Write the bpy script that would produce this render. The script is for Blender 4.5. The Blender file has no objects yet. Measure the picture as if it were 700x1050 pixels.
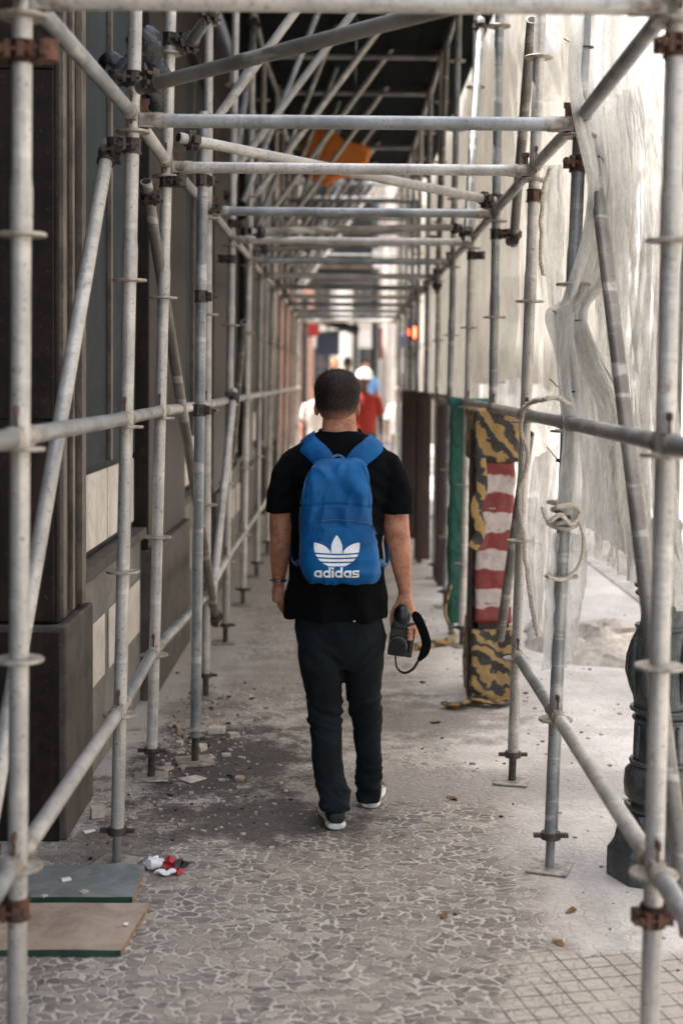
import bpy, math, random
from mathutils import Vector, Matrix, noise
from mathutils.bvhtree import BVHTree
random.seed(7)
R=math.radians
sc=bpy.context.scene; col=sc.collection
# ------------------------------------------------------------------ camera
F=1430.0; CX,CY=350.0,470.0; CAMZ=1.77
TILT=math.atan(82/F); YAW=5/F; ROLL=0.010
CM=Matrix.Rotation(YAW,3,'Z')@Matrix.Rotation(math.pi/2-TILT,3,'X')@Matrix.Rotation(ROLL,3,'Z')
C0=Vector((0,0,CAMZ))
def P(px,py,D):
    d=CM@Vector(((px-CX)/F,-(py-CY)/F,-1)); return C0+d*(D/d.y)
def G(px,py,z=0.0):
    d=CM@Vector(((px-CX)/F,-(py-CY)/F,-1)); return C0+d*((z-CAMZ)/d.z)
cd=bpy.data.cameras.new('camera'); cam=bpy.data.objects.new('camera',cd); col.objects.link(cam)
cam.location=C0; cam.rotation_euler=CM.to_euler()
cd.sensor_fit='VERTICAL'; cd.sensor_height=36; cd.sensor_width=24; cd.lens=F/1050*36; cd.shift_y=-55/1050
cd.clip_start=0.1; cd.clip_end=1000
cd.dof.use_dof=True; cd.dof.focus_distance=5.55; cd.dof.aperture_fstop=1.7; cd.dof.aperture_blades=7
sc.camera=cam

def S(r,g,b):
    f=lambda c:(c/255/12.92 if c/255<=.04045 else ((c/255+.055)/1.055)**2.4)
    return (f(r),f(g),f(b),1)
# ------------------------------------------------------------------ node helpers
class NT:
    def __init__(s,m): s.t=m.node_tree; s.t.nodes.clear()
    def n(s,ty,props=None,**ins):
        nd=s.t.nodes.new(ty)
        for k,v in (props or {}).items(): setattr(nd,k,v)
        for k,v in ins.items():
            key=int(k[1:]) if k[0]=='i' and k[1:].isdigit() else k.replace('_',' ')
            if isinstance(v,bpy.types.NodeSocket): s.t.links.new(v,nd.inputs[key])
            else: nd.inputs[key].default_value=v
        return nd
    def math(s,op,a,b=0.0,c=0.0,clamp=False):
        return s.n('ShaderNodeMath',{'operation':op,'use_clamp':clamp},i0=a,i1=b,i2=c).outputs[0]
    def mix(s,f,a,b,mode='MIX'):
        nd=s.n('ShaderNodeMix',{'data_type':'RGBA','blend_type':mode},i0=f,i6=a,i7=b); return nd.outputs[2]
    def ss(s,x,a,b):
        return s.n('ShaderNodeMapRange',{'interpolation_type':'SMOOTHSTEP'},Value=x,From_Min=a,From_Max=b).outputs[0]
    def noise(s,vec,scale,detail=4,rough=.6,dist=0.0):
        return s.n('ShaderNodeTexNoise',None,Vector=vec,Scale=scale,Detail=detail,Roughness=rough,Distortion=dist).outputs[0]
    def sc(s,vec,v):
        return s.n('ShaderNodeVectorMath',{'operation':'MULTIPLY'},i0=vec,i1=v).outputs[0]
    def ob(s): return s.n('ShaderNodeTexCoord').outputs['Object']
    def pos(s): return s.n('ShaderNodeNewGeometry').outputs['Position']
    def bump(s,h,strength=.3,dist=.01,normal=None):
        nd=s.n('ShaderNodeBump',None,Height=h,Strength=strength,Distance=dist)
        if normal: s.t.links.new(normal,nd.inputs['Normal'])
        return nd.outputs[0]
    def out(s,sh): s.n('ShaderNodeOutputMaterial',None,Surface=sh)
MATS={}
def mat(name,c1,c2=None,scale=8,rough=.7,metal=0,bump=.15,bdist=.004,spec=.5,emit=None,stretch=(1,1,1),sheen=0,thr=(.4,.62)):
    if name in MATS: return MATS[name]
    m=bpy.data.materials.new(name); m.use_nodes=True; t=NT(m); MATS[name]=m
    c2=c2 or tuple(x*.8 for x in c1[:3])+(1,)
    v=t.sc(t.pos(),stretch)
    n1=t.noise(v,scale,5,.62); n2=t.noise(v,scale*7,4,.6)
    f=t.ss(t.math('ADD',t.math('MULTIPLY',n1,.75),t.math('MULTIPLY',n2,.25)),*thr)
    c=t.mix(f,c1,c2)
    b=t.n('ShaderNodeBsdfPrincipled',None,Base_Color=c,Roughness=t.math('ADD',rough-.06,t.math('MULTIPLY',n2,.12)),Metallic=metal)
    b.inputs['Specular IOR Level'].default_value=spec
    if sheen: b.inputs['Sheen Weight'].default_value=sheen
    if bump: t.t.links.new(t.bump(t.math('ADD',n2,n1),bump,bdist),b.inputs['Normal'])
    if emit:
        b.inputs['Emission Color'].default_value=emit[0]; b.inputs['Emission Strength'].default_value=emit[1]
    t.out(b.outputs[0]); return m
def tube_mat(name,c1,c2,rust=.58,metal=.25,rough=.42):
    m=bpy.data.materials.new(name); m.use_nodes=True; t=NT(m); MATS[name]=m
    p=t.ob(); oi=t.n('ShaderNodeObjectInfo').outputs['Random']
    off=t.n('ShaderNodeCombineXYZ',None,X=t.math('MULTIPLY',oi,37.0),Y=t.math('MULTIPLY',oi,11.0)).outputs[0]
    p=t.n('ShaderNodeVectorMath',{'operation':'ADD'},i0=p,i1=off).outputs[0]
    big=t.noise(p,5,4,.6); fine=t.noise(p,60,5,.7); mid=t.noise(p,22,4,.65,.6)
    c=t.mix(t.ss(big,.35,.65),c1,c2)
    c=t.mix(t.math('MULTIPLY',t.ss(fine,.52,.7),.45),c,S(120,112,102))
    chips=t.ss(t.noise(p,90,3,.5),.635,.70)
    c=t.mix(t.math('MULTIPLY',chips,.8),c,S(76,66,58))
    drip=t.noise(t.sc(p,(30,30,2.2)),1.5,5,.7); c=t.mix(t.math('MULTIPLY',t.ss(drip,.5,.66),.42),c,S(112,106,98))
    band=t.noise(t.sc(p,(2,2,9)),1.6,3,.6); c=t.mix(t.math('MULTIPLY',t.ss(band,.56,.64),.3),c,S(226,222,212))
    rs=t.ss(mid,rust,rust+.08)
    c=t.mix(t.math('MULTIPLY',rs,.55),c,S(128,92,68))
    c=t.mix(t.math('MULTIPLY',t.math('SUBTRACT',oi,.3),.35,clamp=True),c,S(110,108,104))
    b=t.n('ShaderNodeBsdfPrincipled',None,Base_Color=c,Roughness=t.math('ADD',rough,t.math('MULTIPLY',rs,.35)),Metallic=metal)
    t.t.links.new(t.bump(t.math('ADD',fine,mid),.25,.0025),b.inputs['Normal'])
    t.out(b.outputs[0]); return m
M_pole=tube_mat('painted_tube',S(192,186,177),S(164,160,154),.64)
M_ledger=tube_mat('galvanised_tube',S(156,157,155),S(116,120,121),.62,.35)
M_dark_tube=tube_mat('dull_tube',S(124,120,113),S(96,92,86),.6,.3)
M_rust=mat('rusty_steel',S(104,70,52),S(66,52,44),40,.8,.2,.5,.003)
M_coup=mat('coupler_steel',S(84,74,66),S(52,48,46),40,.6,.5,.4,.003)
M_zinc=mat('zinc_fitting',S(170,163,152),S(120,108,96),30,.5,.3,.3,.002)

# ------------------------------------------------------------------ mesh helpers
class MB:
    def __init__(s): s.v=[]; s.f=[]; s.mi=[]
    def add(s,vs,fs,mi=0):
        o=len(s.v); s.v+= [Vector(v) for v in vs]; s.f+=[tuple(i+o for i in f) for f in fs]; s.mi+=[mi]*len(fs); return s
    def box(s,c,d,rot=None,mi=0):
        c=Vector(c); h=[x/2 for x in d]; vs=[]
        for x in(-1,1):
            for y in(-1,1):
                for z in(-1,1):
                    v=Vector((x*h[0],y*h[1],z*h[2])); 
                    if rot: v=rot@v
                    vs.append(c+v)
        return s.add(vs,[(0,1,3,2),(4,6,7,5),(0,4,5,1),(2,3,7,6),(0,2,6,4),(1,5,7,3)],mi)
    def span(s,a,b,mi=0):
        a=Vector(a);b=Vector(b); return s.box((a+b)/2,[abs(x) for x in (b-a)],None,mi)
    def path(s,pts,rad,n=14,cap=True,flat=1.0,up=None):
        pts=[Vector(p) for p in pts]
        if not hasattr(rad,'__len__'): rad=[rad]*len(pts)
        o=len(s.v); side=None
        for i,p in enumerate(pts):
            t=(pts[min(i+1,len(pts)-1)]-pts[max(i-1,0)]).normalized()
            if side is None:
                u=Vector(up) if up else (Vector((0,0,1)) if abs(t.z)<.9 else Vector((1,0,0)))
                side=t.cross(u).normalized()
            side=(side-t*side.dot(t)).normalized(); w=t.cross(side).normalized()
            for k in range(n):
                a=2*math.pi*k/n; s.v.append(p+side*math.cos(a)*rad[i]+w*math.sin(a)*rad[i]*flat)
        for i in range(len(pts)-1):
            for k in range(n):
                a=o+i*n+k;b=o+i*n+(k+1)%n; s.f.append((a,b,b+n,a+n)); s.mi.append(0)
        if cap:
            s.f.append(tuple(o+k for k in reversed(range(n)))); s.mi.append(0)
            e=o+(len(pts)-1)*n; s.f.append(tuple(e+k for k in range(n))); s.mi.append(0)
        return s
    def cyl(s,a,b,r,n=20,r2=None): return s.path([a,b],[r,r2 if r2 is not None else r],n)
    def capsule(s,a,b,ra,rb=None,n=12):
        a=Vector(a);b=Vector(b);rb=ra if rb is None else rb; d=(b-a).normalized()
        pts=[];rr=[]
        for k in range(4):
            t=math.pi/2*k/4; pts.append(a-d*ra*math.cos(t)); rr.append(max(ra*math.sin(t),1e-4))
        pts+= [a,b]; rr+=[ra,rb]
        for k in range(1,5):
            t=math.pi/2*k/4; pts.append(b+d*rb*math.sin(t)); rr.append(max(rb*math.cos(t),1e-4))
        return s.path(pts,rr,n)
    def ell(s,c,r,nu=20,nv=12,rot=None):
        c=Vector(c); vs=[];fs=[]
        for j in range(nv+1):
            th=math.pi*j/nv
            for i in range(nu):
                ph=2*math.pi*i/nu; v=Vector((r[0]*math.sin(th)*math.cos(ph),r[1]*math.sin(th)*math.sin(ph),r[2]*math.cos(th)))
                if rot: v=rot@v
                vs.append(c+v)
        for j in range(nv):
            for i in range(nu): fs.append((j*nu+i,(j+1)*nu+i,(j+1)*nu+(i+1)%nu,j*nu+(i+1)%nu))
        return s.add(vs,fs)
    def lathe(s,c,prof,n=28,sq=0):
        c=Vector(c); vs=[];fs=[]
        for (r,z) in prof:
            for i in range(n):
                a=2*math.pi*i/n; vs.append(c+Vector((r*math.cos(a),r*math.sin(a),z)))
        for j in range(len(prof)-1):
            for i in range(n): fs.append((j*n+i,j*n+(i+1)%n,(j+1)*n+(i+1)%n,(j+1)*n+i))
        fs.append(tuple(reversed(range(n)))); fs.append(tuple((len(prof)-1)*n+i for i in range(n)))
        return s.add(vs,fs)
    def rings(s,rs,n=28,e=2.2):
        """rs: (centre, a, b[, up-vector axes]) horizontal superellipse rings, capped"""
        o=len(s.v)
        for r in rs:
            c,a,b=r[0],r[1],r[2]; ax=r[3] if len(r)>3 else (Vector((1,0,0)),Vector((0,1,0)))
            for k in range(n):
                t=2*math.pi*k/n; ct,st=math.cos(t),math.sin(t)
                x=a*math.copysign(abs(ct)**(2/e),ct); y=b*math.copysign(abs(st)**(2/e),st)
                s.v.append(Vector(c)+ax[0]*x+ax[1]*y)
        for i in range(len(rs)-1):
            for k in range(n):
                a=o+i*n+k;b=o+i*n+(k+1)%n; s.f.append((a,b,b+n,a+n)); s.mi.append(0)
        s.f.append(tuple(o+k for k in reversed(range(n)))); s.mi.append(0)
        ee=o+(len(rs)-1)*n; s.f.append(tuple(ee+k for k in range(n))); s.mi.append(0)
        return s
    def mesh(s,name,off=None):
        m=bpy.data.meshes.new(name); o=off or Vector((0,0,0))
        m.from_pydata([tuple(v-o) for v in s.v],[],s.f); m.validate(); 
        import bmesh
        b=bmesh.new(); b.from_mesh(m); bmesh.ops.recalc_face_normals(b,faces=b.faces); b.to_mesh(m); b.free()
        return m
def smooth(me,ang=40):
    for p in me.polygons: p.use_smooth=True
    try: me.set_sharp_from_angle(angle=R(ang))
    except Exception: pass
def tagit(o,label=None,cat=None,group=None,kind=None):
    if label: o['label']=label
    if cat: o['category']=cat
    if group: o['group']=group
    if kind: o['kind']=kind
    return o
def thing(name,label,cat,loc,group=None):
    o=bpy.data.objects.new(name,None); col.objects.link(o); o.location=Vector(loc); o.empty_display_size=.1
    return tagit(o,label,cat,group)
def rootloc(p):
    while p and p.parent: p=p.parent
    return Vector(p.location) if p else Vector((0,0,0))
def obj(name,mb,m,parent=None,sm=True,ang=40,bevel=0):
    off=rootloc(parent)
    me=mb.mesh(name,off) if isinstance(mb,MB) else mb
    if not isinstance(mb,MB):
        for v in me.vertices: v.co-=off
    for mm in (m if isinstance(m,(list,tuple)) else [m]): me.materials.append(mm)
    if sm: smooth(me,ang)
    o=bpy.data.objects.new(name,me); col.objects.link(o)
    if parent: o.parent=parent
    if bevel:
        b=o.modifiers.new('b','BEVEL'); b.width=bevel; b.segments=2; b.limit_method='ANGLE'
    return o
def solo(name,mb,m,label,cat,group=None,kind=None,**k):
    vs=mb.v; c=Vector((sum(v.x for v in vs)/len(vs),sum(v.y for v in vs)/len(vs),min(v.z for v in vs)))
    me=mb.mesh(name,c)
    for mm in (m if isinstance(m,(list,tuple)) else [m]): me.materials.append(mm)
    if k.get('sm',True): smooth(me,k.get('ang',40))
    o=bpy.data.objects.new(name,me); o.location=c; col.objects.link(o)
    if k.get('bevel'):
        b=o.modifiers.new('b','BEVEL'); b.width=k['bevel']; b.segments=2; b.limit_method='ANGLE'
    return tagit(o,label,cat,group,kind)
def struct(name,mb,m,sm=False):
    o=obj(name,mb,m,None,sm); o['kind']='structure'; return o
def remesh(mb,vox,it=4,fac=.5,fn=None):
    me=mb.mesh('tmp'); o=bpy.data.objects.new('tmp',me); col.objects.link(o)
    r=o.modifiers.new('r','REMESH'); r.mode='VOXEL'; r.voxel_size=vox
    if it:
        s=o.modifiers.new('s','SMOOTH'); s.factor=fac; s.iterations=it
    dg=bpy.context.evaluated_depsgraph_get(); dg.update()
    m2=bpy.data.meshes.new_from_object(o.evaluated_get(dg)); bpy.data.objects.remove(o)
    m2.materials.clear()
    if fn:
        ns=[v.normal.copy() for v in m2.vertices]
        for v,n in zip(m2.vertices,ns): v.co=fn(v.co.copy(),n)
    return m2
def nz(v,s=1.0): return noise.noise(Vector(v)*s)
def interp(pts,t):
    """pts list of tuples, first element the key"""
    if t<=pts[0][0]: return pts[0][1:]
    for a,b in zip(pts,pts[1:]):
        if t<=b[0]:
            f=(t-a[0])/(b[0]-a[0]); return tuple(x+(y-x)*f for x,y in zip(a[1:],b[1:]))
    return pts[-1][1:]
def catmull(pts,n):
    out=[]
    m=len(pts)-1
    for k in range(n+1):
        t=k/n*m; i=min(int(t),m-1); f=t-i
        p0=pts[max(i-1,0)];p1=pts[i];p2=pts[i+1];p3=pts[min(i+2,m)]
        out.append(0.5*((2*p1)+(p2-p0)*f+(2*p0-5*p1+4*p2-p3)*f*f+(3*p1-p0-3*p2+p3)*f**3))
    return out
def curve3(pts,n=24): return catmull([Vector(p) for p in pts],n)

# ------------------------------------------------------------------ ground
def ground_material():
    m=bpy.data.materials.new('stone_pavement'); m.use_nodes=True; t=NT(m)
    p=t.pos(); sp=t.n('ShaderNodeSeparateXYZ',None,Vector=p); X,Y=sp.outputs[0],sp.outputs[1]
    warp=t.n('ShaderNodeTexNoise',None,Vector=p,Scale=9.0,Detail=2.0).outputs['Color']
    w=t.n('ShaderNodeVectorMath',{'operation':'MULTIPLY'},i0=t.n('ShaderNodeVectorMath',{'operation':'SUBTRACT'},i0=warp,i1=(.5,.5,.5)).outputs[0],i1=(.085,.085,0)).outputs[0]
    q=t.n('ShaderNodeVectorMath',{'operation':'ADD'},i0=p,i1=w).outputs[0]
    w2=t.n('ShaderNodeTexNoise',None,Vector=p,Scale=42.0,Detail=3.0,Roughness=.65).outputs['Color']
    w2=t.n('ShaderNodeVectorMath',{'operation':'MULTIPLY'},i0=t.n('ShaderNodeVectorMath',{'operation':'SUBTRACT'},i0=w2,i1=(.5,.5,.5)).outputs[0],i1=(.026,.026,0)).outputs[0]
    q=t.n('ShaderNodeVectorMath',{'operation':'ADD'},i0=q,i1=w2).outputs[0]
    q=t.sc(q,(.86,1.12,0))
    ve=t.n('ShaderNodeTexVoronoi',{'feature':'DISTANCE_TO_EDGE','voronoi_dimensions':'2D'},Vector=q,Scale=25.0,Randomness=1.0).outputs['Distance']
    vc=t.n('ShaderNodeTexVoronoi',{'feature':'F1','voronoi_dimensions':'2D'},Vector=q,Scale=25.0,Randomness=1.0).outputs['Color']
    cs=t.n('ShaderNodeSeparateColor',None,Color=vc).outputs[0]
    big=t.noise(p,1.1,5,.62); mid=t.noise(p,6,5,.65); fine=t.noise(p,45,5,.7); vf=t.noise(p,160,3,.6)
    # joint width varies
    jn=t.noise(p,19,4,.7)
    jw=t.math('ADD',t.math('MULTIPLY_ADD',jn,.62,-.235),t.math('MULTIPLY_ADD',mid,.16,-.06))
    st=t.ss(t.math('SUBTRACT',ve,jw),-.05,.055)
    stone=t.mix(cs,S(90,82,76),S(150,139,127))
    stone=t.mix(t.math('MULTIPLY',t.ss(fine,.35,.7),.6),stone,S(128,116,109))
    stone=t.mix(t.math('MULTIPLY',t.ss(cs,.82,.9),.5),stone,S(176,164,150))
    edge_shade=t.math('MULTIPLY',t.ss(t.math('ABSOLUTE',t.math('SUBTRACT',t.math('SUBTRACT',ve,jw),.03)),.035,.0),.35)
    grout=t.mix(fine,S(200,192,179),S(168,160,149))
    c=t.mix(st,grout,stone)
    c=t.mix(edge_shade,c,S(82,73,67))  # shade in the recess round each stone painted as a dark line
    # dust: more to the right and far
    dx=t.ss(X,.35,.95)
    mound=t.math('MULTIPLY_ADD',t.math('SUBTRACT',big,.5),1.1,dx)
    far=t.ss(Y,5.6,6.6)
    near_l=t.ss(X,-.55,-1.0)
    d=t.math('ADD',t.math('ADD',mound,t.math('MULTIPLY',far,.55)),t.math('MULTIPLY',near_l,.45))
    d=t.math('ADD',d,t.math('MULTIPLY',t.math('SUBTRACT',mid,.5),1.3))
    dm=t.ss(d,.25,.95); dm=t.math('MULTIPLY',dm,.93)
    dust=t.mix(t.ss(big,.3,.7),S(212,206,197),S(170,164,157))
    dust=t.mix(t.math('MULTIPLY',t.ss(fine,.4,.75),.6),dust,S(226,220,211))
    dust=t.mix(t.math('MULTIPLY',t.ss(vf,.6,.72),.5),dust,S(110,100,92))
    # left/far dust is greyer than the street side
    dust=t.mix(t.math('MULTIPLY',t.ss(X,.4,-.6),.6),dust,S(152,146,139))
    c=t.mix(dm,c,dust)
    dust_film=t.ss(t.math('ADD',t.noise(p,3.2,5,.7),t.math('MULTIPLY',t.math('SUBTRACT',fine,.5),.5)),.44,.68)
    c=t.mix(t.math('MULTIPLY',dust_film,.6),c,t.mix(fine,S(150,138,128),S(178,166,152)))  # blotchy dust half covering the stones
    # smooth cement band
    band=t.math('MULTIPLY',t.ss(t.math('ABSOLUTE',t.math('SUBTRACT',t.math('MULTIPLY_ADD',mid,.5,Y),6.25)),.34,.14),t.ss(X,-.5,-.2))
    c=t.mix(t.math('MULTIPLY',band,.75),c,S(150,142,134))
    # dark dirt patches, plus a darker patch by the walking man's feet
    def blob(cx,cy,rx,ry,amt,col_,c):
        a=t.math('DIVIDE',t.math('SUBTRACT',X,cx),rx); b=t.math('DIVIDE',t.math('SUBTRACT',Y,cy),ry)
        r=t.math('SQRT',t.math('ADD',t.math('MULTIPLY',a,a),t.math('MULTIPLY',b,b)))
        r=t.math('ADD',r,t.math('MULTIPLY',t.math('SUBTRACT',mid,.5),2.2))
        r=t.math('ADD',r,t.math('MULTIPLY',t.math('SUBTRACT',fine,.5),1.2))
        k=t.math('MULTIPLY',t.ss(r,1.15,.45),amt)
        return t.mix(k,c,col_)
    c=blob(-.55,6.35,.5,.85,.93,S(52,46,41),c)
    c=blob(-.36,5.5,.6,.36,.85,S(66,59,53),c)  # darker patch left of the walking man's feet
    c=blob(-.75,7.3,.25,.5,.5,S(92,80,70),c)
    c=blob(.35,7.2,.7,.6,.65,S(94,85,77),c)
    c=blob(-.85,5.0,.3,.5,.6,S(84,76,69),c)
    c=blob(-.2,8.2,.7,.8,.35,S(120,108,98),c)
    # brick-like squared setts bottom right
    rot=t.n('ShaderNodeVectorRotate',{'rotation_type':'Z_AXIS'},Vector=p,Angle=R(-14)).outputs[0]
    br=t.n('ShaderNodeTexBrick',{'offset':0.0,'squash':1.0},Vector=rot,Scale=1.0,Mortar_Size=.0032,Mortar_Smooth=.3,Brick_Width=.072,Row_Height=.072)
    br.inputs['Color1'].default_value=(1,1,1,1); br.inputs['Color2'].default_value=(1,1,1,1); br.inputs['Mortar'].default_value=(0,0,0,1)
    tl=t.ss(t.math('ADD',t.math('ADD',X,t.math('MULTIPLY',mid,.12)),t.math('MULTIPLY',t.math('SUBTRACT',4.2,Y),.35)),.60,.66)
    tl=t.math('MULTIPLY',tl,t.ss(Y,4.28,4.2)); tl=t.math('MULTIPLY',tl,t.ss(X,1.8,1.7))
    tile=t.mix(t.math('MULTIPLY',t.math('SUBTRACT',1.0,br.outputs['Fac']),1.0),S(84,76,70),t.mix(fine,S(190,180,166),S(160,150,140)))
    tile=t.mix(t.ss(mid,.5,.68),tile,S(178,168,154))
    c=t.mix(tl,c,tile)
    c=t.mix(t.math('MULTIPLY',t.ss(t.noise(p,28,4,.7),.66,.74),.5),c,S(84,74,66))
    h=t.math('ADD',t.math('MULTIPLY',t.math('MULTIPLY',st,t.math('SUBTRACT',1.0,t.math('MULTIPLY',dm,.85))),.7),t.math('MULTIPLY',fine,.35))
    h=t.math('ADD',h,t.math('MULTIPLY',t.math('MULTIPLY',cs,st),.3)); h=t.math('ADD',h,t.math('MULTIPLY',mid,.8))
    b=t.n('ShaderNodeBsdfPrincipled',None,Base_Color=c,Roughness=t.math('MULTIPLY_ADD',st,-.15,.85))
    t.t.links.new(t.bump(h,.9,.010),b.inputs['Normal']); t.out(b.outputs[0]); return m
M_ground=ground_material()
CURB=2.35
g=MB(); N=60
vs=[];fs=[]
xs=[-9+ (9+CURB)*i/N for i in range(N+1)]; ys=[-4+ (124)*((j/N)**2) for j in range(N+1)]
g.add([(x,y,0) for y in ys for x in xs],[(j*(N+1)+i,j*(N+1)+i+1,(j+1)*(N+1)+i+1,(j+1)*(N+1)+i) for j in range(N) for i in range(N)])
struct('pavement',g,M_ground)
M_road=mat('road_asphalt',S(150,145,138),S(118,114,110),2,.85,0,.4,.01)
struct('ground',MB().span((-400,-60,-.5),(400,500,-.16)),mat('earth',S(120,112,104),S(100,94,88),1,.9))
struct('road',MB().span((CURB+.18,-40,-.14),(9.5,200,-.12)),M_road)
kb=MB(); y=-4
while y<90:
    kb.span((CURB+.002,y,-.15),(CURB+.18,y+.985,.012)); y+=1.0
struct('kerb',kb,mat('kerb_stone',S(176,170,160),S(140,134,126),6,.8))
struct('far_pavement',MB().span((9.5,-40,-.2),(14,200,.0)),mat('far_paving',S(190,182,170),S(160,154,144),3,.85))

# ------------------------------------------------------------------ scaffold
RT=.0241
LP=[(3.40,23,60,18,1000),(4.97,138,60,120,880),(6.06,174,60,155,808),(7.63,214,60,211,716),(9.2,241,60,231,660),(10.77,259,60,249,620),
    (12.34,270,100,263,592),(13.9,284,100,274,570),(15.5,290,120,283,550),(17.1,297,120,290,536),(18.7,302,120,296,522),(20.3,306,120,301,512),(21.9,310,120,305,505)]
RP=[(3.40,692,60,667,1000),(4.97,597,60,563,888),(6.06,552,60,524,815),(7.63,511,60,500,716),(9.2,488,60,473,660),(10.77,469,60,456,620),
    (12.34,453,60,445,592),(13.9,441,100,434,570),(15.5,432,100,425,550),(17.1,425,120,419,536),(18.7,419,120,413,522),(20.3,413,120,408,512),(21.9,409,120,405,505)]
class Ax:
    def __init__(s,r):
        s.D=r[0]; a=P(r[3],r[4],r[0]); b=P(r[1],r[2],r[0]); s.a=a; s.d=(b-a)/(b.z-a.z)
    def at(s,z): return s.a+s.d*(z-s.a.z)
LA=[Ax(r) for r in LP]; RA=[Ax(r) for r in RP]
ORD=['nearest','second','third','fourth','fifth','sixth','seventh','eighth','ninth','tenth','eleventh','twelfth','thirteenth','fourteenth']
def rosette(c):
    mb=MB(); mb.lathe(c,[(.03,-.006),(.060,-.0045),(.062,0),(.060,.0045),(.03,.006)],28); return mb
def coupler(c,ax,out,m=None,sz=1.0):
    """clamp round a tube at c (tube axis ax) with bolted jaws towards out"""
    ax=Vector(ax).normalized(); out=Vector(out); out=(out-ax*out.dot(ax)).normalized(); w=ax.cross(out).normalized()
    mb=MB(); c=Vector(c); rot=Matrix((w,out,ax)).transposed()
    mb.cyl(c-ax*.022*sz,c+ax*.022*sz,.0295*sz,20)
    for q in(-1,1): mb.cyl(c+ax*(q*.024-.003)*sz,c+ax*(q*.024+.003)*sz,.0325*sz,20)
    mb.box(c+out*.040*sz,(.034*sz,.022*sz,.036*sz),rot)
    mb.box(c+out*.030*sz+w*.034*sz,(.026*sz,.012*sz,.040*sz),rot); mb.box(c-out*.002*sz+w*.038*sz,(.020*sz,.016*sz,.034*sz),rot)
    mb.cyl(c-out*.022*sz+w*.040*sz,c+out*.066*sz+w*.040*sz,.0055*sz,8); mb.cyl(c+out*.040*sz+w*.040*sz,c+out*.052*sz+w*.040*sz,.0115*sz,6)
    mb.cyl(c-w*.034*sz-ax*.02*sz,c-w*.034*sz+ax*.02*sz,.007*sz,8)
    return mb
ZL=[.55,1.6,2.67]       # ledger heights
def standard(ax,side,i,ztop,m):
    where='wall side' if side=='L' else 'street side'
    base=ax.at(0)
    if ax.at(0).z<0: pass
    t=thing('scaffold_standard','upright scaffold tube with ring collars, %s one from the camera on the %s'%(ORD[i],where),'scaffold pole',base,'upright scaffold poles')
    a=ax.at(.13); b=ax.at(ztop)
    tb=MB(); tb.cyl(a,b,RT,24)
    for zj in (2.12,4.2):
        tb.path([ax.at(zj-.02),ax.at(zj),ax.at(zj+.10),ax.at(zj+.13)],[RT,RT*1.13,RT*1.13,RT],24,False)
    obj('tube',tb,m,t)
    z=.06+.5
    zz=[.03+.52*k for k in range(1,int(ztop/.52)+1)]
    for z in zz:
        obj('rosette',rosette(ax.at(z)),M_zinc,t)
    j=obj('base_jack',MB().cyl(ax.at(.008),ax.at(.16),.0165,14),M_coup if i>1 else M_ledger,t)
    c=ax.at(.125); w=MB(); w.lathe(c,[(.02,-.012),(.036,-.012),(.036,.012),(.02,.012)],16); w.box(c,(.125,.02,.014))
    obj('collar_nut',w,M_coup,j)
    pb=ax.at(0); rot=Matrix.Rotation(R(random.uniform(-25,25)),3,'Z')
    obj('base_plate',MB().box((pb.x,pb.y,.007),(.15,.15,.008),rot),M_zinc,t,bevel=.002)
    return t
S_L=[];S_R=[]
for i,a in enumerate(LA): S_L.append(standard(a,'L',i,6.3,M_pole))
for i,a in enumerate(RA): S_R.append(standard(a,'R',i,6.3,M_pole if i%2==0 else M_ledger))
def bar(name,label,cat,a,b,group,m,heads=True,r=RT,trim=.045,wedge_up=True):
    a=Vector(a);b=Vector(b); d=(b-a).normalized()
    t=thing(name,label,cat,(a+b)/2-Vector((0,0,r)),group)
    a2=a+d*trim;b2=b-d*trim
    obj('tube',MB().cyl(a2+d*.02,b2-d*.02,r,22),m,t)
    if heads:
        for e,s in((a2,1),(b2,-1)):
            dd=d*s; mb=MB()
            mb.path([e-dd*.012,e+dd*.0,e+dd*.045,e+dd*.07],[.016,.025,.0285,.0265],14)
            side=dd.cross(Vector((0,0,1))).normalized(); rot=Matrix((dd,side,side.cross(dd)*-1)).transposed()
            mb.box(e+dd*.004,(.05,.034,.05),rot)
            h=obj('end_fitting',mb,M_zinc,t)
            w=MB(); w.box(e-dd*.004+Vector((0,0,.018)),(.008,.006,.11) if abs(d.x)<.5 else (.024,.006,.11),rot if abs(d.x)>=.5 else Matrix((dd,side,Vector((0,0,1)))).transposed())
            w.box(e-dd*.004+Vector((0,0,.066)),(.034,.008,.02),Matrix((dd,side,Vector((0,0,1)))).transposed())
            obj('wedge',w,M_rust,h)
    return t
HN={0:'low',1:'waist-high',2:'overhead'}
for side,A,nm in(('L',LA,'wall side'),('R',RA,'street side')):
    for i in range(len(A)-1):
        for k,z in enumerate(ZL):
            if side=='R' and k==0 and i>=2: continue
            if side=='L' and k==0 and i>=9: continue
            bar('scaffold_ledger','%s lengthwise scaffold tube on the %s between %s and %s uprights'%(HN[k],nm,ORD[i],ORD[i+1]),'scaffold ledger',
                A[i].at(z+.02),A[i+1].at(z+.02),'lengthwise scaffold tubes',M_ledger if (i+k)%3 else M_pole)
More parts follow.
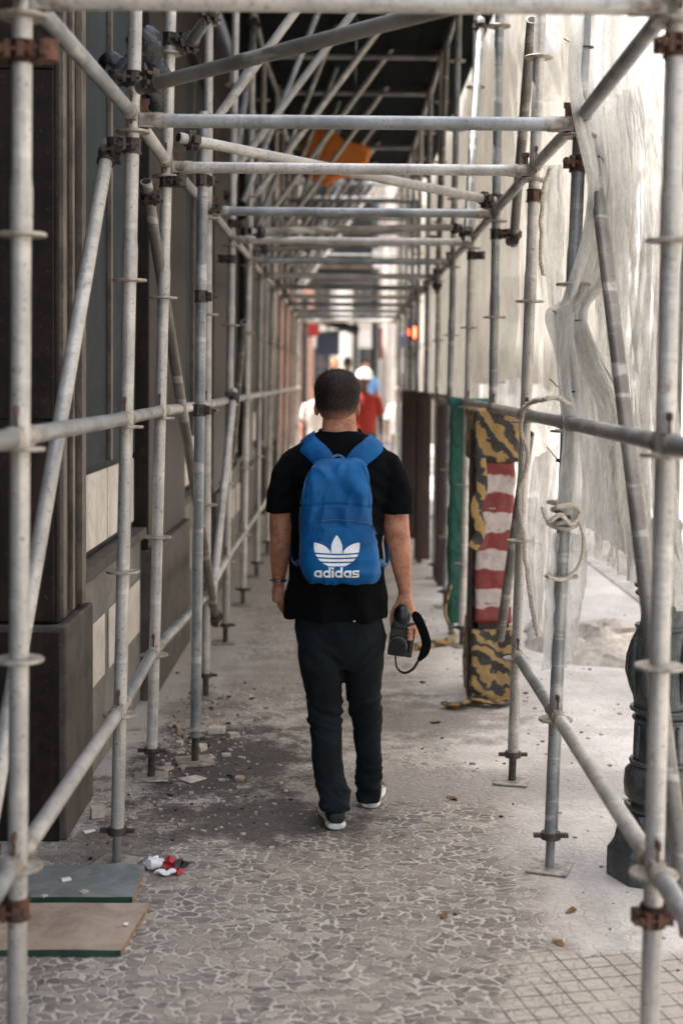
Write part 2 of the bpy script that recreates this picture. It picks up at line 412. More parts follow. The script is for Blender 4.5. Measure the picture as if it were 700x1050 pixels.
# stub of the bays that come towards the camera
for side,A,nm in(('L',LA,'wall side'),('R',RA,'street side')):
    for k,z in enumerate(ZL):
        a=A[0].at(z+.02); b=a+Vector((A[0].at(z).x*0.0,-1.57,0))
        bar('scaffold_ledger','%s scaffold tube coming towards the camera from the nearest upright on the %s'%(HN[k],nm),'scaffold ledger',a,b,'lengthwise scaffold tubes',M_ledger)
for i in range(len(LA)):
    bar('scaffold_transom','overhead tube spanning the walkway between the %s uprights'%(ORD[i]+(' pair of' if i else ' pair of')),'scaffold transom',
        LA[i].at(2.67),RA[i].at(2.67),'tubes spanning overhead across the walkway',M_pole if i%2==0 else M_ledger)
# upper lift
for i in range(3,len(LA)):
    bar('scaffold_brace','sloping tube above the walkway rising to the street side at the %s uprights'%ORD[i],'scaffold brace',LA[i].at(3.12)+Vector((0,.05,0)),RA[i].at(5.25)+Vector((0,.05,0)),
        'sloping tubes above the walkway',M_pole,heads=False,trim=0,r=.024)
for i in range(5,len(LA)):
    bar('scaffold_transom','high tube of the upper lift crossing over the %s uprights'%ORD[i],'scaffold transom',LA[i].at(4.57),RA[i].at(4.57),'high crossing tubes of the upper lift',M_ledger,heads=True)
for i in range(3,len(LA)-1):
    bar('scaffold_ledger','high lengthwise tube of the upper lift, wall side, after the %s upright'%ORD[i],'scaffold ledger',LA[i].at(4.57),LA[i+1].at(4.57),'lengthwise tubes of the upper lift',M_ledger)
    bar('scaffold_ledger','high lengthwise tube of the upper lift, street side, after the %s upright'%ORD[i],'scaffold ledger',RA[i].at(4.57),RA[i+1].at(4.57),'lengthwise tubes of the upper lift',M_ledger)
for i in range(4,len(LA)-1):
    bar('scaffold_brace','steeper sloping tube above the walkway midway past the %s uprights'%ORD[i],'scaffold brace',(LA[i].at(3.0)+LA[i+1].at(3.0))/2,(RA[i].at(5.6)*.55+LA[i].at(5.6)*.45)+Vector((0,.75,-.35)),
        'sloping tubes above the walkway',M_ledger,heads=False,trim=0,r=.021)
    bar('scaffold_transom','thin high tube crossing over the walkway midway past the %s uprights'%ORD[i],'scaffold transom',(LA[i].at(3.62)+LA[i+1].at(3.62))/2,(RA[i].at(3.62)+RA[i+1].at(3.62))/2,'high crossing tubes of the upper lift',M_ledger,heads=False,r=.020) if i>6 else None
def brace(label,a,b,m,ca=True,cb=True,r=RT,oa=(0,-1,0),ob_=(0,-1,0),cm=None):
    a=Vector(a);b=Vector(b); d=(b-a).normalized()
    t=thing('scaffold_brace',label,'scaffold brace',(a+b)/2,'diagonal bracing tubes')
    mb=MB(); mb.cyl(a,b,r,22,)
    # shade of the hollow mouth painted as a dark disc on the solid end
    obj('tube',mb,m,t)
    obj('mouth_disc',MB().cyl(a-d*.0008,a+d*.001,r*.8,18),mat('mouth_shade',S(28,24,22),S(18,16,15),20,.9),t)
    if ca: obj('coupler',coupler(a+d*.07,d,oa),cm or M_coup,t)
    if cb: obj('coupler',coupler(b-d*.07,d,ob_),cm or M_coup,t)
    return t
brace('thick sloping tube on the wall side from the second upright to the lower left',P(112,146,5.0),P(-20,900,3.52),M_pole,oa=(1,0,0))
brace('long sloping tube on the street side running down in front of the white netting',P(606,146,5.05),P(706,960,3.46),M_dark_tube,oa=(-1,0,0))
brace('sloping tube with open round end beside the dark wall behind the third upright',P(150,186,5.75),P(222,640,7.75),M_dark_tube,oa=(1,0,0))
brace('dull grey tube slanting up across the top from the second wall side upright',P(143,90,4.9),P(520,-8,4.0),M_dark_tube,oa=(0,0,1),cb=False)
brace('pale tube slanting across under the overhead tubes from the third to the fourth uprights',P(183,141,6.2),P(506,206,7.5),M_pole,cm=M_coup)
brace('tube crossing nearly level under the overhead tubes near the fifth uprights',P(256,237,9.0),P(472,233,10.2),M_dark_tube)
brace('slim tube slanting under the far overhead tubes by the sixth uprights',P(262,256,11.3),P(452,246,11.7),M_dark_tube)
brace('dark sloping tube behind the third street side upright, top end at the roof tubes',P(545,20,6.2),P(526,250,7.4),M_dark_tube,ca=False,cb=True)
brace('sloping tube beside the striped barrier, its foot near the ground',P(542,445,6.25),P(512,655,7.2),M_dark_tube,ca=False,cb=False)
brace('pale sloping tube on the wall side between the fourth and fifth uprights',P(240,400,9.0),P(215,640,7.9),M_pole)
brace('short tube slanting up at the top left near the black bag',P(193,48,6.1),P(222,5,5.6),M_ledger)
for k,(x0,y0,x1,y1,D0,D1,l) in enumerate([(222,125,262,60,8.2,8.4,'short sloping tube in the upper left behind the fourth upright'),
        (250,330,237,480,9.4,10.6,'sloping tube on the wall side behind the fifth upright'),(493,20,478,250,9.0,7.9,'sloping tube on the street side between the fourth and fifth uprights'),
        (458,40,448,300,11.0,12.2,'sloping tube on the street side behind the sixth upright'),(262,20,236,210,10.6,9.4,'long sloping tube high on the wall side by the sixth upright')]):
    brace(l,P(x0,y0,D0),P(x1,y1,D1),M_dark_tube if k%2 else M_ledger,ca=(k%2==0))
# extra upright in front of the fourth wall side one
xa=Ax((6.32,209,120,200,784))
for k_,(y_,r_) in enumerate([(727,.102),(738,.094),(783,.108),(640,.092),(606,.094),(822,.112)]): pass
t=thing('scaffold_standard','blue grey extra upright on a square plate, clamped beside the fourth wall side upright','scaffold pole',xa.at(0),'upright scaffold poles')
obj('tube',MB().cyl(xa.at(.12),xa.at(1.77+268/226.),RT,24),M_ledger,t)
obj('base_jack',MB().cyl(xa.at(.008),xa.at(.16),.0165,14),M_coup,t); obj('base_plate',MB().box((xa.at(0).x,xa.at(0).y,.007),(.17,.17,.008),Matrix.Rotation(R(15),3,'Z')),M_zinc,t)
c=xa.at(.16); obj('rosette',rosette(c),M_zinc,t)
for py in(189,306,422): obj('coupler',coupler(xa.at(1.77+(388-py)/226.),xa.d,(1,-.2,0)),M_coup,t)
# clamps on standards
def clampon(S_,ax,py,out,m=M_rust,two=True):
    z=CAMZ+(388-py)*ax.D/F; obj('coupler',coupler(ax.at(z),ax.d,out),m,S_)
    if two: obj('coupler',coupler(ax.at(z+.002)+Vector(out)*.062,ax.d,tuple(-x for x in out),sz=.9),m,S_)
clampon(S_L[0],LA[0],62,(1,-.1,0)); clampon(S_L[0],LA[0],62,(-1,-.1,0),two=False); clampon(S_L[0],LA[0],945,(-1,-.1,0))
clampon(S_R[0],RA[0],50,(-1,-.2,0),two=False); clampon(S_R[0],RA[0],945,(-1,-.2,0),two=False); clampon(S_R[0],RA[0],945,(1,-.2,0),two=False)
clampon(S_R[1],RA[1],168,(-1,-.1,0),two=False);clampon(S_R[1],RA[1],169,(1,-.1,0),two=False); clampon(S_R[2],RA[2],201,(1,-.1,0),two=False)
clampon(S_R[3],RA[3],240,(1,-.1,0),M_coup); clampon(S_R[4],RA[4],262,(1,-.1,0),M_coup);clampon(S_R[3],RA[3],205,(-1,-.1,0),M_coup,two=False)
clampon(S_L[1],LA[1],88,(-1,-.1,0),M_coup); clampon(S_L[1],LA[1],155,(-1,-.2,0),M_coup); clampon(S_L[2],LA[2],190,(1,-.2,0),M_coup); clampon(S_L[2],LA[2],48,(1,0,0),M_coup)
clampon(S_L[3],LA[3],218,(1,0,0),M_coup); clampon(S_L[4],LA[4],268,(-1,0,0),M_coup); clampon(S_L[4],LA[4],232,(1,0,0),M_coup)
# dark platform over the far bays
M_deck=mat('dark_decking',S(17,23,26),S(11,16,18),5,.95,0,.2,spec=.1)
dk=thing('scaffold_deck','dark plank platform laid over the far bays of the scaffold','scaffold deck',(0,9,4.65))
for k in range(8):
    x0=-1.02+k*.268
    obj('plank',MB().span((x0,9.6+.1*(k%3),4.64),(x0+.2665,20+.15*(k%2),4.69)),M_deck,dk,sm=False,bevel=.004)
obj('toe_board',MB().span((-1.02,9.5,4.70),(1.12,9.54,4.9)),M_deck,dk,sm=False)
# dark hoarding sheet hung above the deck on the wall side end
# ------------------------------------------------------------------ left building
def stone_mat(name,c1,c2,c3,scale,rough,joint=None):
    m=bpy.data.materials.new(name); m.use_nodes=True; t=NT(m); p=t.pos()
    n1=t.noise(p,scale,6,.7,.8); n2=t.noise(p,scale*6,4,.7); st=t.noise(t.sc(p,(3,3,.35)),3,4,.6)
    c=t.mix(t.ss(n1,.38,.62),c1,c2); c=t.mix(t.math('MULTIPLY',t.ss(n2,.58,.7),.6),c,c3)
    c=t.mix(t.math('MULTIPLY',t.ss(st,.52,.72),.35),c,c3)
    b=t.n('ShaderNodeBsdfPrincipled',None,Base_Color=c,Roughness=t.math('MULTIPLY_ADD',n2,.25,rough)); b.inputs['Specular IOR Level'].default_value=.22; 
    t.t.links.new(t.bump(n2,.2,.003),b.inputs['Normal']); t.out(b.outputs[0]); return m
M_granite=stone_mat('brown_granite',S(23,17,14),S(38,28,22),S(80,61,46),9,.38)
M_granite2=stone_mat('dull_granite',S(66,61,57),S(84,78,72),S(112,104,95),7,.5)
M_panel=stone_mat('blue_grey_panel',S(26,35,39),S(36,46,50),S(60,64,66),3,.5)
M_marble=stone_mat('pale_marble',S(222,214,202),S(202,193,180),S(166,156,142),6,.5)
M_plinth=stone_mat('grey_plinth_stone',S(112,108,104),S(132,128,122),S(96,88,80),5,.6)
M_bronze=mat('bronze_trim',S(112,100,88),S(78,69,61),6,.45,.3)
M_black=mat('dark_opening',S(20,20,20),S(14,14,14),4,.6)
W=-1.16
bl=thing('stone_building','dark granite faced building with pilasters along the left of the walkway','building',(W,5,0))
wb=MB(); wb.span((-8,5.75,0),(W,21,7.6)); wb.span((-8,-6,0),(-2.3,5.749,4.4)); wb.span((-8,-6,4.41),(W-.01,5.24,7.6)); obj('wall',wb,M_panel,bl,sm=False)  # unseen upper wall over the recess added to block the sun
def pil(y0,y1,xf,mat_=M_granite):
    o=obj('pilaster',MB().span((-8 if y0<5.5 else W-.05,y0,.83),(xf,y1,7.62)),mat_,bl,sm=False,bevel=.006)
    pl=MB(); pl.span((-8 if y0<5.5 else W-.05,y0-.03,0),(xf+.035,y1+.03,.826)); obj('plinth',pl,M_granite2 if y0>7 else M_granite2,o,sm=False,bevel=.008)
    return o
o=pil(5.25,5.75,-1.085)
# dark polished slabs on the front face of the first pilaster
fs_=MB()
for z0,z1 in((.84,1.6),(1.606,2.9),(2.906,4.2)): fs_.span((-1.55,5.235,z0),(-1.10,5.249,z1))
obj('facing_slab',fs_,M_granite,o,sm=False,bevel=.003)
pf=MB(); pf.span((-1.75,5.205,.0),(-1.075,5.219,.80)); obj('facing_slab',pf,M_granite,o,sm=False,bevel=.003)
for k,(y0,y1,x) in enumerate([(5.27,5.33,-1.068),(5.46,5.50,-1.07),(5.60,5.68,-1.06)]):
    obj('trim_strip',MB().span((-1.09,y0,.845),(x,y1,7.5)),M_bronze,o,sm=False,bevel=.003)
for y0,y1 in((7.55,9.25),(11.2,12.6),(14.6,16.0),(18.0,19.4),(20.6,21.1)): pil(y0,y1,-1.07)
# shutter/panel bays
for bi,(y0,y1) in enumerate(((5.78,7.52),(9.28,11.17),(12.63,14.57),(16.03,17.97),(19.43,20.57))):
    b=obj('bay_plinth',MB().span((W,y0,0),(W+.05,y1,.90)),M_plinth,bl,sm=False,bevel=.004)
    obj('ledge',MB().span((W,y0,.902),(W+.085,y1,.955)),M_granite2,b,sm=False,bevel=.006)
    L=y1-y0
    for f0,f1 in((.07,.33),(.40,.62),(.72,.95)):
        obj('inlay',MB().span((W+.052,y0+L*f0,.40),(W+.060,y0+L*f1,.68)),M_marble,b,sm=False,bevel=.003)
    b2=obj('bay_panel',MB().span((W,y0,1.36),(W+.02,y1,4.0)),M_panel,bl,sm=False,bevel=.004)
    for f0,f1 in((.02,.5),(.52,.98)):
        obj('inlay',MB().span((W+.002,y0+L*f0,.99),(W+.018,y0+L*f1,1.33)),M_marble,b2,sm=False,bevel=.003)
    obj('frame_strip',MB().span((W+.022,y0+L*.49,1.37),(W+.04,y0+L*.52,3.99)),M_bronze,b2,sm=False)
    obj('lintel',MB().span((W,y0,4.0),(W+.09,y1,4.35)),M_granite,bl,sm=False,bevel=.006)
obj('cornice',MB().span((-8,-6,7.63),(-.95,21.1,7.85)),M_granite2,bl,sm=False,bevel=.02)  # near stretch extended unseen towards the camera to block the sun
# the next building, terracotta pier in the light
b2=thing('terracotta_building','pinkish terracotta fronted building at the far left end of the walkway','building',(-2,27,0))
M_terra=stone_mat('terracotta',S(184,146,130),S(198,162,146),S(160,120,104),3,.7)
obj('wall',MB().span((-9,28.2,0),(-1.35,50,9)),M_terra,b2,sm=False)
for k in range(5):
    y0=28.4+k*4.2
    obj('pier',MB().span((-1.36,y0,0),(-1.12+.0*k,y0+.8,8.9)),M_terra,b2,sm=False,bevel=.02)
    w=obj('window',MB().span((-1.37,y0+1.4,.6),(-1.33,y0+3.4,3.1)),M_black,b2,sm=False)
    fr=MB(); fr.span((-1.33,y0+1.35,.55),(-1.29,y0+1.43,3.15)); fr.span((-1.33,y0+3.37,.55),(-1.29,y0+3.45,3.15)); fr.span((-1.33,y0+1.43,3.08),(-1.29,y0+3.37,3.15))
    obj('frame',fr,M_bronze,w,sm=False)
mq=thing('overhang_block','added dark boxed marquee projecting high over the pavement at the far end','overhang',(-.3,26.5,3.5))  # block added for the dark building overhang, to darken the far end
obj('box',MB().span((-1.3,26,3.6),(.45,27.6,6.9)),M_black,mq,sm=False,bevel=.02)
for k in range(5): obj('fascia_rib',MB().span((-1.3,25.94,3.8+k*.62),(.47,25.995,3.86+k*.62)),M_bronze,mq,sm=False)
# ------------------------------------------------------------------ buildings in the light
M_cream=stone_mat('cream_render',S(200,194,184),S(186,180,170),S(160,153,143),1.2,.8)
M_white=stone_mat('white_render',S(214,209,201),S(198,193,185),S(170,164,156),1.2,.8)
M_glass=mat('window_glass',S(62,68,72),S(48,52,56),2,.15,0,0)
def win(parent,o,u,v,w,h,nrm):
    """window with frame, sill on a facade: o corner, u/v unit axes"""
    o=Vector(o);u=Vector(u);v=Vector(v);n=Vector(nrm)
    def slab(a0,a1,b0,b1,d0,d1):
        p=o+u*a0+v*b0+n*d0; q=o+u*a1+v*b1+n*d1
        return (tuple(min(x,y) for x,y in zip(p,q)),tuple(max(x,y) for x,y in zip(p,q)))
    mb=MB()
    for s_ in((-.12,0,-.12,h+.12,.0,.09),(w,w+.12,-.12,h+.12,.0,.09),(0,w,h,h+.12,0,.09),(0,w,-.12,0,0,.09)): mb.span(*slab(*s_))
    f=obj('window',mb,M_white,parent,sm=False,bevel=.01)
    mm=MB(); mm.span(*slab(.0,w,0,h,.004,.02)); obj('pane',mm,M_glass,f,sm=False)
    mm=MB(); mm.span(*slab(w/2-.03,w/2+.03,0,h,.022,.05)); mm.span(*slab(0,w/2-.03,h*.62,h*.62+.05,.022,.05)); mm.span(*slab(w/2+.03,w,h*.62,h*.62+.05,.022,.05)); obj('sash',mm,M_bronze,f,sm=False)
    mm=MB(); mm.span(*slab(-.2,w+.2,-.22,-.125,0,.2)); obj('sill',mm,M_cream,f,sm=False,bevel=.01)
RBH=22
rb=thing('cream_building','long cream rendered building across the street behind the netting','building',(12,20,0))
obj('wall',MB().span((12.5,-12,0),(20,62,RBH)),M_cream,rb,sm=False)
for s_ in range(6):
    for k in range(12):
        win(rb,(12.5,2+k*4.6,1.2+s_*3.5),(0,1,0),(0,0,1),1.4,2.0,(-1,0,0))
for s_ in range(4): obj('string_course',MB().span((12.3,-12,.25+s_*3.5),(12.498,62,.6+s_*3.5)),M_white,rb,sm=False,bevel=.02)
eb=thing('white_building','white columned building closing the far end of the street','building',(0,70,0))
obj('wall',MB().span((-14,70,0),(11,82,18)),M_white,eb,sm=False)
for k in range(9):
    x=-9.6+k*2.35
    cb=obj('column',MB().lathe((x,69.3,0),[(.62,0),(.62,.5),(.45,.6),(.42,3),(.38,11),(.5,11.2),(.6,11.6)],20),M_white,eb)
    for s_ in range(4):
        win(eb,(x+.75,69.98,1.0+s_*3.6),(1,0,0),(0,0,1),.95,2.3,(0,-1,0))
obj('cornice',MB().span((-14,68.6,11.7),(11,69.96,12.6)),M_cream,eb,sm=False,bevel=.05)
# ------------------------------------------------------------------ netting
def net_mat(name,c,alpha,vari=.25,weave=True):
    m=bpy.data.materials.new(name); m.use_nodes=True; t=NT(m); p=t.ob()
    n1=t.noise(p,3.5,4,.6); n2=t.noise(t.sc(p,(16,16,5)),3,5,.7,.5); n3=t.noise(p,240,2,.5)
    n2=t.ss(n2,.3,.7)
    a=t.math('ADD',alpha-vari/2,t.math('MULTIPLY',t.math('ADD',t.math('MULTIPLY',n1,.5),t.math('MULTIPLY',n2,.5)),vari))
    a=t.math('ADD',a,t.math('MULTIPLY',t.math('SUBTRACT',n3,.5),.25),clamp=True)
    colr=t.mix(t.ss(t.noise(t.sc(p,(5,5,1.6)),1.7,5,.7,.8),.36,.64),c,tuple(x*.80 for x in c[:3])+(1,))
    n1=t.ss(t.noise(t.sc(p,(4,4,1.5)),2.0,5,.65,.6),.3,.7)
    df=t.n('ShaderNodeBsdfDiffuse',None,Color=colr); tr=t.n('ShaderNodeBsdfTranslucent',None,Color=colr)
    b=t.bump(t.noise(t.sc(p,(14,14,5)),2.2,5,.6,.8),.8,.02); t.t.links.new(b,df.inputs['Normal'])
    mx=t.n('ShaderNodeMixShader',None,Fac=.55,i1=df.outputs[0],i2=tr.outputs[0])
    tp=t.n('ShaderNodeBsdfTransparent')
    o=t.n('ShaderNodeMixShader',None,Fac=a,i1=tp.outputs[0],i2=mx.outputs[0]); t.out(o.outputs[0]); return m
M_net=net_mat('debris_netting',S(244,242,237),.44,.45)
M_net2=net_mat('dense_netting',S(202,197,188),.86,.25)
M_net3=net_mat('gathered_netting',S(248,246,241),.70,.5)
M_rope=mat('netting_rope',S(206,196,180),S(170,160,146),60,.85,0,.6,.003,stretch=(1,1,3))
def drape(name,label,left,right,pleats,amp,m,nu=90,nv=90,seed=0,group='debris netting on the street side',wob=.5):
    L=[P(*q) if len(q)==3 else Vector(q[1]) for q in left]; Rr=[P(*q) for q in right]
    Lc=catmull(L,nv); Rc=catmull(Rr,nv); mb=MB(); vs=[]
    wmax=max((b-a).length for a,b in zip(Lc,Rc))
    for j in range(nv+1):
        a,b=Lc[j],Rc[j]; d=(b-a); w=d.length; n=d.normalized().cross(Vector((0,0,1))); n=n.normalized() if n.length>.01 else Vector((1,0,0))
        for i in range(nu+1):
            u=i/nu; v=j/nv
            s_=math.sin(2*math.pi*pleats*u+seed+2.2*nz((u*2.5,v*1.6,seed)))
            s2=nz((u*pleats*1.7,v*3.0,seed+9.1))
            k=.55+.45*(1-w/wmax)
            s3=(1-3*abs(nz((u*pleats*2.6+1.5*nz((u*3,v*4,seed+7)),v*2.2+u*2,seed+31))))
            s4=(1-3*abs(nz((u*pleats*5+v*3,v*5,seed+51))))
            off=amp*k*(s_*.6+s2*1.3+.75*s3+.4*s4)+wob*amp*nz((u*1.2,v*2.3,seed+4.4))*2
            vs.append(a+d*u+n*off+Vector((0,0,amp*.4*nz((u*6,v*3,seed+2)))))
    mb.add(vs,[(j*(nu+1)+i,j*(nu+1)+i+1,(j+1)*(nu+1)+i+1,(j+1)*(nu+1)+i) for j in range(nv) for i in range(nu)])
    return solo(name,mb,m,label,'netting',group,ang=180)
# long curtain of netting beyond the street side uprights (x about 1.05-1.2)
def curtain(y0,y1,z0,z1,x,pleats,amp,m,label,seed,nu=160,nv=50):
    mb=MB(); vs=[]
    for j in range(nv+1):
        for i in range(nu+1):
            u=i/nu;v=j/nv; y=y0+(y1-y0)*u; z=z0+(z1-z0)*v
            s_=math.sin(2*math.pi*pleats*u+1.8*nz((u*pleats*.4,v*1.1,seed)))
            f=.35+.65*abs(math.sin(math.pi*((z-.4)/2.1)))
            xx=x+amp*f*(s_*.6+.5*(1-3*abs(nz((u*pleats*2.3+v*1.5,v*2.5,seed+8))))+1.2*nz((u*pleats*1.3,v*2.2,seed+3)))+.06*nz((y*.5,z*.6,seed))
            zz=z+(.07*nz((y*1.7,seed,0)) if j==0 else 0)
            vs.append((xx,y,zz))
    mb.add(vs,[(j*(nu+1)+i,j*(nu+1)+i+1,(j+1)*(nu+1)+i+1,(j+1)*(nu+1)+i) for j in range(nv) for i in range(nu)])
    return solo('debris_netting',mb,m,label,'netting','debris netting on the street side',ang=180)
curtain(6.2,13.0,1.75,5.6,1.14,16,.07,M_net2,'cream netting hung in vertical folds high behind the middle street side uprights',1.3)
curtain(12.6,23.0,.9,7.6,1.16,18,.08,M_net2,'cream netting hung in folds behind the farthest street side uprights',5.3)
curtain(7.0,12.0,1.05,2.0,1.20,12,.05,M_net,'thin netting hanging low behind the striped and green barriers',8.3)
curtain(2.6,6.6,1.28,3.9,1.20,8,.07,M_net,'thin flat veil of netting behind the nearest street side uprights',3.1)
drape('debris_netting','white netting tied to the second street side upright, then flaring out to the right',
    [(590,-20,4.9),(588,90,4.85),(608,200,4.85),(585,300,4.9),(571,326,4.93),(568,390,4.93),(572,450,4.9),(566,520,4.9)],
    [(650,-20,5.3),(655,90,5.3),(648,200,5.2),(618,280,5.1),(590,328,5.0),(640,430,5.1),(652,500,5.1),(668,585,5.0)],9,.034,M_net3,nu=170,nv=200,seed=2,wob=1.0)
drape('debris_netting','wispy netting swags behind the long sloping tube at right',
    [(606,120,5.2),(618,300,5.2),(620,400,5.2),(600,500,5.2),(596,560,5.3)],
    [(700,60,4.6),(702,200,4.6),(704,400,4.6),(706,560,4.6),(720,640,4.6)],11,.045,M_net,nu=170,nv=170,seed=6)
drape('debris_netting','narrow strip of netting hanging by the third street side upright',
    [(560,170,5.9),(556,240,5.9),(561,300,5.9),(566,380,5.9),(562,440,5.8)],
    [(582,168,5.8),(580,240,5.8),(574,300,5.8),(582,380,5.8),(590,440,5.6)],2,.03,M_net3,nu=30,nv=50,seed=3)
drape('debris_netting','ragged netting tail hanging below the knotted rope',
    [(566,545,4.95),(562,600,4.95),(560,640,4.95),(556,688,4.95)],[(600,548,5.0),(600,590,5.05),(594,640,5.05),(585,672,5.05)],3,.03,M_dark_net if 'M_dark_net' in globals() else M_net3,nu=30,nv=40,seed=5)
drape('debris_netting','pale netting tatters over the street ground left of the lamp post',
    [(545,470,5.9),(540,520,5.9),(541,580,5.9),(548,640,5.9)],[(572,455,5.9),(566,520,5.9),(562,580,5.9),(556,648,5.9)],2,.03,M_net3,nu=30,nv=40,seed=8)
drape('debris_netting','soft swag of netting below the waist-high tube at right',
    [(590,440,5.0),(600,490,5.1),(606,530,5.1),(610,560,5.2)],[(640,470,5.1),(662,520,5.1),(690,570,5.0),(716,610,4.9)],3,.05,M_net3,nu=40,nv=40,seed=11)
# ropes and cords
def rope(label,pts,r,n=40):
    c=curve3([P(*q) for q in pts],n*4); mb=MB(); L_=0
    for st in range(3):
        out=[]; L_=0
        for i,q in enumerate(c):
            if i: L_+=(q-c[i-1]).length
            t=(c[min(i+1,len(c)-1)]-c[max(i-1,0)]).normalized(); a=t.cross(Vector((.3,1,.2))).normalized(); b_=t.cross(a); th=L_/(r*7)*2*math.pi+st*2.094
            out.append(q+a*math.cos(th)*r*.55+b_*math.sin(th)*r*.55+Vector((nz(q,18),nz(q,19),nz(q,17)))*r*.8)
        mb.path(out,r*.62,7)
    return mb
mb=MB(); c=RA[1].at(CAMZ-(526-388)*4.97/F)
for k in range(5):
    cc=c+Vector((random.uniform(-.006,.006),0,-.035+k*.018)); rr=.036+.008*random.random(); ring=[cc+Vector((rr*1.15*math.cos(a)+.01*math.sin(2*a+k),rr*math.sin(a),.012*math.sin(a+k))) for a in [2*math.pi*q/24 for q in range(25)]]
    mb.path(ring,.0075,8)
rp=thing('knotted_rope','beige rope knotted round the second street side upright','rope',c)
obj('coils',mb,M_rope,rp)
kn=MB(); kn.path(curve3([P(556,520,4.86),P(562,534,4.83),P(574,528,4.82),P(586,538,4.84),P(594,526,4.86),P(588,518,4.84),P(570,520,4.84)],40),.008,8); obj('knot',kn,M_rope,rp)
kn=MB(); kn.path(curve3([P(592,530,4.86),P(598,552,4.85),P(594,578,4.86),P(578,594,4.86),P(562,592,4.86)],30),.0065,8); obj('tail',kn,M_rope,rp)
solo('hanging_rope',rope('',[(584,416,4.88),(572,408,4.85),(552,410,4.9),(538,418,5.6),(534,440,5.8),(541,470,5.85),(533,505,5.9),(537,560,5.9),(543,610,5.9),(551,652,5.9)],.0085,70),M_rope,'thick twisted rope looped over the waist-high tube and hanging beside the striped barrier','rope')
solo('hanging_rope',rope('',[(563,172,5.6),(556,200,5.6),(554,240,5.6),(556,283,5.6)],.008,30),M_rope,'white cord hanging from the overhead tube by the third street side upright','cord')
for k,(y,D) in enumerate([(52,4.95),(326,4.95),(398,4.95),(470,4.95)]):
    ax=RA[1]; z=CAMZ-(y-388)*4.97/F; cc=ax.at(z); mb=MB(); mb.path([cc+Vector((.034*math.cos(a),.034*math.sin(a),.004*math.sin(a))) for a in [2*math.pi*q/20 for q in range(21)]],.0035,6)
    mb.path([cc+Vector((-.03,-.02,0)),cc+Vector((-.075,-.04,.02+.01*k))],.002,5)
    solo('cable_tie',mb,M_black,['black cable tie near the top of the second street side upright','black cable tie pinching the netting at the narrow waist above the ledger','black cable tie just above the waist-high tube on the second street side upright','black cable tie just below the waist-high tube on the second street side upright'][k],'cable tie','cable ties')
# black plastic bag, top left
def fbag(co,n):
    return co+n*(.03*nz(co,14)+.018*abs(nz(co,34)))
mb=MB(); mb.ell(P(150,58,5.9),(.075,.07,.13)); mb.ell(P(118,72,5.9),(.07,.06,.07)); mb.ell(P(160,85,5.9),(.05,.05,.10))
me=remesh(mb,.012,3,fn=fbag); M_bag=mat('black_plastic',S(14,15,16),S(9,10,10),12,.3,0,.6,.01)
bg=thing('plastic_bag','crumpled black plastic bag stuck between uprights at top left','bag',P(140,90,5.9)); obj('body',me,M_bag,bg)
tl=MB(); tl.path(curve3([P(128,60,5.85),P(116,85,5.8),P(128,100,5.8),P(138,108,5.8)],20),[.03-.001*i for i in range(21)],8,flat=.3); obj('loose_end',tl,mat('grey_plastic',S(70,74,76),S(50,54,56),12,.3,0,.5,.01),bg)

# ------------------------------------------------------------------ barriers
def stripe_mat(name,c1,c2,ang,width,noise_amt=.0,dirt=.3,axis='xz',edge=.03):
    m=bpy.data.materials.new(name); m.use_nodes=True; t=NT(m); p=t.pos(); sp=t.n('ShaderNodeSeparateXYZ',None,Vector=p)
    h=t.math('ADD',sp.outputs[0],sp.outputs[1])
    n=t.noise(p,7,3,.6)
    v=t.math('ADD',t.math('MULTIPLY',h,math.sin(ang)),t.math('MULTIPLY',sp.outputs[2],math.cos(ang)))
    v=t.math('ADD',v,t.math('MULTIPLY',t.math('SUBTRACT',n,.5),noise_amt))
    f=t.math('FRACT',t.math('DIVIDE',v,width)); k=t.math('MULTIPLY',t.ss(f,.5-edge,.5+edge),t.ss(f,1.0,1-edge*2))
    c=t.mix(k,c1,c2); d=t.noise(p,14,5,.7)
    c=t.mix(t.math('MULTIPLY',t.ss(d,.5,.72),dirt),c,S(92,78,66))
    b=t.n('ShaderNodeBsdfPrincipled',None,Base_Color=c,Roughness=.55); t.t.links.new(t.bump(t.noise(p,20,4,.6),.5,.012),b.inputs['Normal']); t.out(b.outputs[0]); return m
M_rw=stripe_mat('red_white_sheet',S(120,38,35),S(182,168,160),0,.21,.10,.55)
M_yb=stripe_mat('yellow_black_tape',S(156,124,70),S(32,31,30),R(55),.10,.2,.5)
M_yb2=stripe_mat('yellow_black_camouflage_tape',S(150,120,72),S(38,35,32),R(25),.085,.30,.5)
M_dred=mat('dark_red_board',S(56,34,30),S(38,26,24),6,.7)
M_green=mat('green_sheet',S(14,82,66),S(10,62,52),5,.6,0,.6,.02)
D0=7.575
def wrapped(co,n,a=.010,s=9): return co+n*(a*nz(co,s)+a*.5*nz(co,s*2.6))
xl=P(487,600,D0).x; xr=P(526,600,D0).x
def zat(py,D): return P(500,py,D).z
br=thing('striped_barrier','tall barrier wrapped in red and white striped sheet and yellow black tape','barrier',((xl+xr)/2,D0+.25,0))
def wbox(x0,y0,z0,x1,y1,z1,vox=.014,a=.010,s=9):
    return remesh(MB().span((x0,y0,z0),(x1,y1,z1)),vox,3,fn=lambda co,n:wrapped(co,n,a,s))
obj('striped_sheet',wbox(xl,D0,zat(640,D0),xr,D0+.5,zat(470,D0)),M_rw,br)
obj('tape_wrap',wbox(xl-.02,D0-.02,zat(474,D0),xr+.02,D0+.52,zat(420,D0)),M_yb,br)
obj('base_wrap',wbox(xl-.02,D0-.03,zat(721,D0),xr+.015,D0+.5,zat(645,D0)),M_yb2,br)
